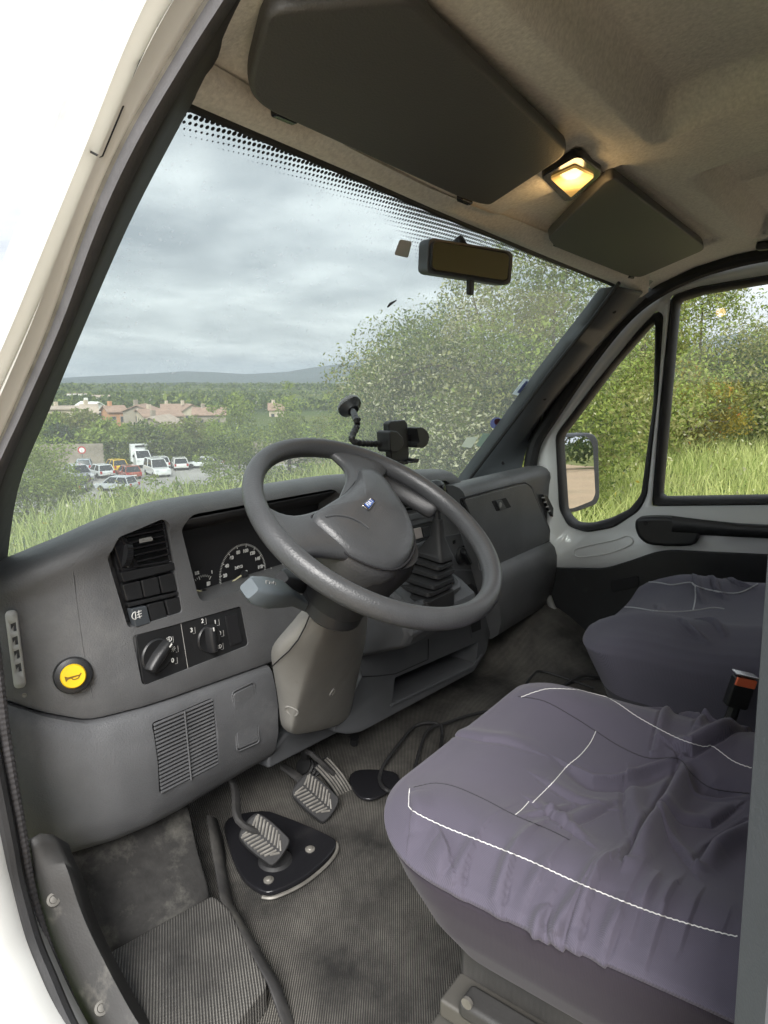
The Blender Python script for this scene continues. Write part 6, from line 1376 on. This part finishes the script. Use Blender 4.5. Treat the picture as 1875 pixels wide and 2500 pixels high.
house(470, 545, 1010, 995, 185, 11, ROUGH, TILE, 'house partly behind the dark young tree', True, 2)
house(655, 690, 1000, 985, 215, 9, CREAM, TILE, 'house glimpsed between the young trees over the wheel', True, 2)
house(225, 262, 966, 962, 520, 12, WHITEW, TILE2, 'pale building far out on the plain', True, 3, 0, False)
house(165, 205, 962, 958, 700, 14, WHITEW, TILE2, 'another pale building on the plain further left', True, 3, 0, False)
# wooded belts on the plain
rg = np.random.default_rng(9); cl2 = []
for r_a, r_b, k in ((260, 420, 260), (450, 900, 520), (1000, 2400, 700)):
    for _ in range(k):
        a = math.radians(53)+math.atan((rg.uniform(-60, 1050)-937)/1661); r = rg.uniform(r_a, r_b); band_ = math.sin(r*.013+a*5)+math.sin(r*.004+a*9)
        if band_ < -.2 and r > 420: continue
        x, y = CAM[0]+r*math.sin(a), r*math.cos(a); s_ = rg.uniform(2.2, 4.5)*(1 if r < 900 else 2.0); cl2.append((x, y, ground(x, y)+s_*.6, s_))
cl2 = np.array(cl2); idx = np.repeat(np.arange(len(cl2)), 26); u = rg.normal(size=(len(idx), 3)); u /= np.linalg.norm(u, axis=1, keepdims=True)
C = cl2[idx, :3]+u*cl2[idx, 3:4]*np.array([1, 1, .75]); szz = cl2[idx, 3:4]*.42
wdl = leaf_mesh('woodland', C, szz, [L_DARK, L_MID], rg.choice(2, len(idx), p=[.6, .4]), None, rg, kind='stuff'); tag(wdl, 'belts of dark woodland across the plain below the hills', 'woodland')

# ---- vehicles in the car park
TYRE = mat('tyre', (.02, .02, .02), .9); CGL = mat('car_glass', (.02, .025, .03), .08); LAMPW = mat('headlamp', (.6, .62, .62), .15); LAMPR = mat('tail_lamp', (.35, .02, .02), .2); PLATE = mat('number_plate', (.65, .65, .6), .5)
CARM = {}
def carmat(c):
    if c not in CARM: CARM[c] = mat('car_paint', c, .25, coat=.8)
    return CARM[c]
def car(px, py, col, yaw, label, kind='hatch', name='parked_car'):
    L, W, H = {'hatch': (3.9, 1.7, 1.48), 'sedan': (4.5, 1.75, 1.42), 'suv': (4.4, 1.85, 1.68), 'van': (4.6, 1.85, 1.95)}[kind]
    p = U(px, py, z=PZ+.06); t = thing(name, tuple(p), label, 'car', 'vehicles in the car park'); ca, sa = math.cos(yaw), math.sin(yaw)
    def q(a, b, z): return p+np.array([a*ca-b*sa, a*sa+b*ca, z])     # a along, b across
    bel = H*.57; h = W/2
    body = [(-L/2, .35), (-L/2-.02, bel*.8), (-L/2+.08, bel), (L*.22, bel), (L/2-.12, bel*.86), (L/2, bel*.55), (L/2-.04, .30)]
    g = G(); g.loft([[q(a*(.985 if abs(s_) > .99 else 1), s_*h, z*(.98 if abs(s_) > .99 else 1)) for a, z in body] for s_ in (-1, -.9, .9, 1)]); build('body', g, carmat(col), t, 30, bevel=.05)
    rear = -L/2+(.25 if kind != 'sedan' else .75); fr2 = L*.28; rf = (-L/2+(.55 if kind != 'sedan' else 1.25), L*.08)
    if kind == 'van': rear, rf = -L/2+.08, (-L/2+.25, L*.12)
    g = G(); g.loft([[q(rear, -h*.95, bel-.02), q(fr2, -h*.95, bel-.02), q(fr2, h*.95, bel-.02), q(rear, h*.95, bel-.02)], [q(rf[0], -h*.76, H-.05), q(rf[1], -h*.76, H-.05), q(rf[1], h*.76, H-.05), q(rf[0], h*.76, H-.05)]]); build('windows', g, CGL, t, 20)
    g = G(); g.loft([[q(rf[0]-.05, -h*.80, H-.06), q(rf[1]+.06, -h*.80, H-.06), q(rf[1]+.06, h*.80, H-.06), q(rf[0]-.05, h*.80, H-.06)], [q(rf[0]+.05, -h*.68, H), q(rf[1]-.05, -h*.68, H), q(rf[1]-.05, h*.68, H), q(rf[0]+.05, h*.68, H)]]); build('roof', g, carmat(col), t, 20)
    for s_ in (-1, 1):
        for a_b, a_t in ((rear, rf[0]), (fr2, rf[1]), ((rear+fr2)/2, (rf[0]+rf[1])/2)): g = G(); g.tube([q(a_b, s_*h*.955, bel-.03), q(a_t, s_*h*.77, H-.05)], .05, 5); build('window_pillar', g, carmat(col), t)
        for a in (-L*.30, L*.32):
            g = G(); ax_ = np.array([-sa, ca, 0])*s_; g.lathe(q(a, s_*(h-.19), .31), ax_, [(.31, 0), (.31, .2), (.2, .21), (.19, .19), (.0001, .2)], 18); build('wheel', g, TYRE, t)
        g = G(); g.box(q(L/2-.05, s_*h*.72, bel*.75), (.14, .32, .18), np.array([[ca, -sa, 0], [sa, ca, 0], [0, 0, 1]])); build('headlight', g, LAMPW, t)
        g = G(); g.box(q(-L/2+.02, s_*h*.82, bel*.82), (.12, .22, .28), np.array([[ca, -sa, 0], [sa, ca, 0], [0, 0, 1]])); build('tail_light', g, LAMPR, t)
    for a in (L/2-.0, -L/2-.02): g = G(); g.box(q(a, 0, .5), (.04, .5, .11), np.array([[ca, -sa, 0], [sa, ca, 0], [0, 0, 1]])); build('plate', g, PLATE, t)
    return t
AW = math.radians(90-27)      # heading straight away from the camera
car(128, 1206, (.012, .012, .014), AW+.35, 'black off-road car nearest the near windscreen pillar', 'suv')
car(159, 1205, (.02, .021, .024), AW+.3, 'black car parked right of the black off-road car', 'hatch')
car(197, 1196, (.03, .031, .035), AW+math.pi-.2, 'dark grey saloon in front of the silver blue hatchback', 'sedan')
car(193, 1172, (.32, .33, .35), AW+math.pi+.3, 'grey car seen behind the dark saloon', 'suv')
car(207, 1149, (.34, .40, .46), AW-.1, 'silver blue hatchback parked beside the wall', 'hatch')
car(283, 1150, (.62, .40, .02), AW+.25, 'yellow hatchback parked by the ivy', 'hatch')
car(392, 1142, (.62, .63, .63), AW+.05, 'white car just right of the box truck', 'hatch')
car(384, 1161, (.66, .67, .67), AW+math.pi+.15, 'white van in the middle row below the white hatchback', 'van')
car(439, 1145, (.64, .64, .62), AW-.05, 'white hatchback left of the thin sapling', 'hatch')
car(500, 1142, (.62, .63, .64), AW+1.2, 'white saloon right of the thin sapling', 'sedan')
car(287, 1198, (.40, .42, .44), AW+.9, 'silver car half hidden by shrubs', 'hatch')
car(315, 1167, (.28, .06, .03), AW+.2, 'red car between the yellow and the white vehicles', 'hatch')
car(247, 1164, (.55, .57, .58), AW+.3, 'pale grey car below the yellow hatchback', 'hatch')
# box truck
p = U(346, 1140, z=PZ+.06); bt = thing('box_truck', tuple(p), 'white box truck facing the camera in front of the ivy', 'truck', 'vehicles in the car park'); yaw = AW+math.pi+.12; ca, sa = math.cos(yaw), math.sin(yaw); RTk = np.array([[ca, -sa, 0], [sa, ca, 0], [0, 0, 1]])
def tq(a, b, z): return p+RTk @ np.array([a, b, z])
TW = carmat((.72, .73, .73))
build('box_body', G().box(tq(-2.2, 0, 1.75), (3.6, 2.15, 2.2), RTk), TW, bt, bevel=.05)
build('cab', G().loft([[tq(-.4, -.95, .4), tq(1.5, -.95, .4), tq(1.5, .95, .4), tq(-.4, .95, .4)], [tq(-.4, -.95, 1.15), tq(1.45, -.95, 1.15), tq(1.45, .95, 1.15), tq(-.4, .95, 1.15)], [tq(-.4, -.85, 2.1), tq(.4, -.85, 2.1), tq(.4, .85, 2.1), tq(-.4, .85, 2.1)]]), TW, bt, 20, bevel=.04)
build('windscreen', G().prism([tq(1.36, -.8, 1.25), tq(1.36, .8, 1.25), tq(.5, .72, 2.02), tq(.5, -.72, 2.02)], RTk @ np.array([.05, 0, .04])), CGL, bt)
build('fridge_unit', G().box(tq(-.32, 0, 2.55), (.2, 1.1, .22), RTk), BLK, bt)
for s_ in (-1, 1):
    build('headlight', G().box(tq(1.48, s_*.72, .95), (.1, .3, .2), RTk), LAMPW, bt); build('door_mirror', G().box(tq(.9, s_*1.1, 1.5), (.1, .18, .35), RTk), BLK, bt)
    for a in (1.0, -2.6): build('wheel', G().lathe(tq(a, s_*.7, .34), RTk @ np.array([0, s_, 0]), [(.34, 0), (.34, .24), (.2, .25), (.0001, .22)], 16), TYRE, bt)
p = U(204, 1150, z=PZ); sg = thing('road_sign', tuple(p), 'round red road sign on a pole by the wall', 'sign')
build('pole', G().tube([p, p+np.array([0, 0, 2.6])], .05, 8), STEEL, sg); fcn = unit(np.array([CAM[0]-p[0], CAM[1]-p[1], 0])); build('disc', G().lathe(p+np.array([0, 0, 2.5]), fcn, [(.45, 0), (.45, .03), (.0001, .03)], 24), mat('sign_red', (.45, .05, .06), .4), sg); build('centre', G().lathe(p+np.array([0, 0, 2.5]), fcn, [(.30, .03), (.30, .04), (.0001, .04)], 24), WHT, sg)

# ---- long grass around the van (nobody could count it)
rg = np.random.default_rng(21); N = 95000
az = np.radians(rg.uniform(8, 112, N)); r = np.sqrt(rg.uniform(2.6**2, 17.0**2, N)); x = CAM[0]+r*np.sin(az); y = r*np.cos(az)
keep = ~((x < 1.35) & (y < 2.7)) & ~((y < .95) & (x < 9.4)); x, y, r, az2 = x[keep], y[keep], r[keep], az[keep]; N = len(x)
z = np.array([ground(a, b) for a, b in zip(x, y)]); pat = np.sin(x*1.1)*np.cos(y*1.3)+np.sin(x*.37+y*.5)
h = (.16+.42*rg.random(N)**1.4)*(1+.25*pat)*(.75+.25*(r > 5))*(1-.3*(az2 < .42)); w = .0045+.004*rg.random(N); th = rg.uniform(0, 2*math.pi, N); bend = h*(.15+.5*rg.random(N)); bd = rg.uniform(0, 2*math.pi, N)
sx_, sy_ = np.cos(th)*w, np.sin(th)*w; bx_, by_ = np.cos(bd)*bend, np.sin(bd)*bend
V = np.stack([np.stack([x-sx_, y-sy_, z], 1), np.stack([x+sx_, y+sy_, z], 1), np.stack([x+sx_*.7+bx_*.35, y+sy_*.7+by_*.35, z+h*.6], 1), np.stack([x-sx_*.7+bx_*.35, y-sy_*.7+by_*.35, z+h*.6], 1), np.stack([x+bx_, y+by_, z+h*.97], 1)], 1).reshape(-1, 3)
me = bpy.data.meshes.new('grass'); me.vertices.add(N*5); me.vertices.foreach_set('co', V.reshape(-1)); i5 = np.arange(N)*5
lv = np.stack([i5, i5+1, i5+2, i5+3, i5+3, i5+2, i5+4], 1).reshape(-1).astype(np.int32); me.loops.add(N*7); me.loops.foreach_set('vertex_index', lv)
me.polygons.add(N*2); ls = np.stack([np.arange(N)*7, np.arange(N)*7+4], 1).reshape(-1).astype(np.int32); me.polygons.foreach_set('loop_start', ls)
at = me.attributes.new('rnd', 'FLOAT', 'FACE'); at.data.foreach_set('value', np.repeat(rg.random(N), 2).astype(np.float32)); me.update(); me.validate()
me.materials.append(m_leaf('grass_blades', (.17, .26, .045), (.60, .63, .25), .8, .4)); go = bpy.data.objects.new('grass', me); COL.objects.link(go); tag(go, 'long pale green grass in front of and beside the van', 'grass', kind='stuff')
# flower heads and seed heads over the grass
k = rg.choice(N, 5200, replace=False); C = np.stack([x[k]+bx_[k], y[k]+by_[k], z[k]+h[k]*1.0], 1)
fl = leaf_mesh('seed_heads', C, .022, [L_BLOS, L_YEL, L_OLIVE], rg.choice(3, len(k), p=[.45, .15, .4]), None, rg, kind='stuff'); tag(fl, 'pale seed heads and small flowers scattered over the grass', 'flowers')

# ---- haze over the plain
hz_ = G(); hz_.box((0, 0, 180), (26000, 26000, 400)); hm = bpy.data.materials.new('haze'); hm.use_nodes = True; nt = hm.node_tree; nt.nodes.clear()
ho = nt.nodes.new('ShaderNodeOutputMaterial'); hv = nt.nodes.new('ShaderNodeVolumePrincipled'); hv.inputs['Color'].default_value = (.80, .89, 1.0, 1); hv.inputs['Density'].default_value = .00010; hv.inputs['Anisotropy'].default_value = .2
nt.links.new(hv.outputs[0], ho.inputs['Volume']); hb_ = build('haze', hz_, hm, None, 0); tag(hb_, 'thin bluish haze over the plain and hills', 'haze', kind='stuff')
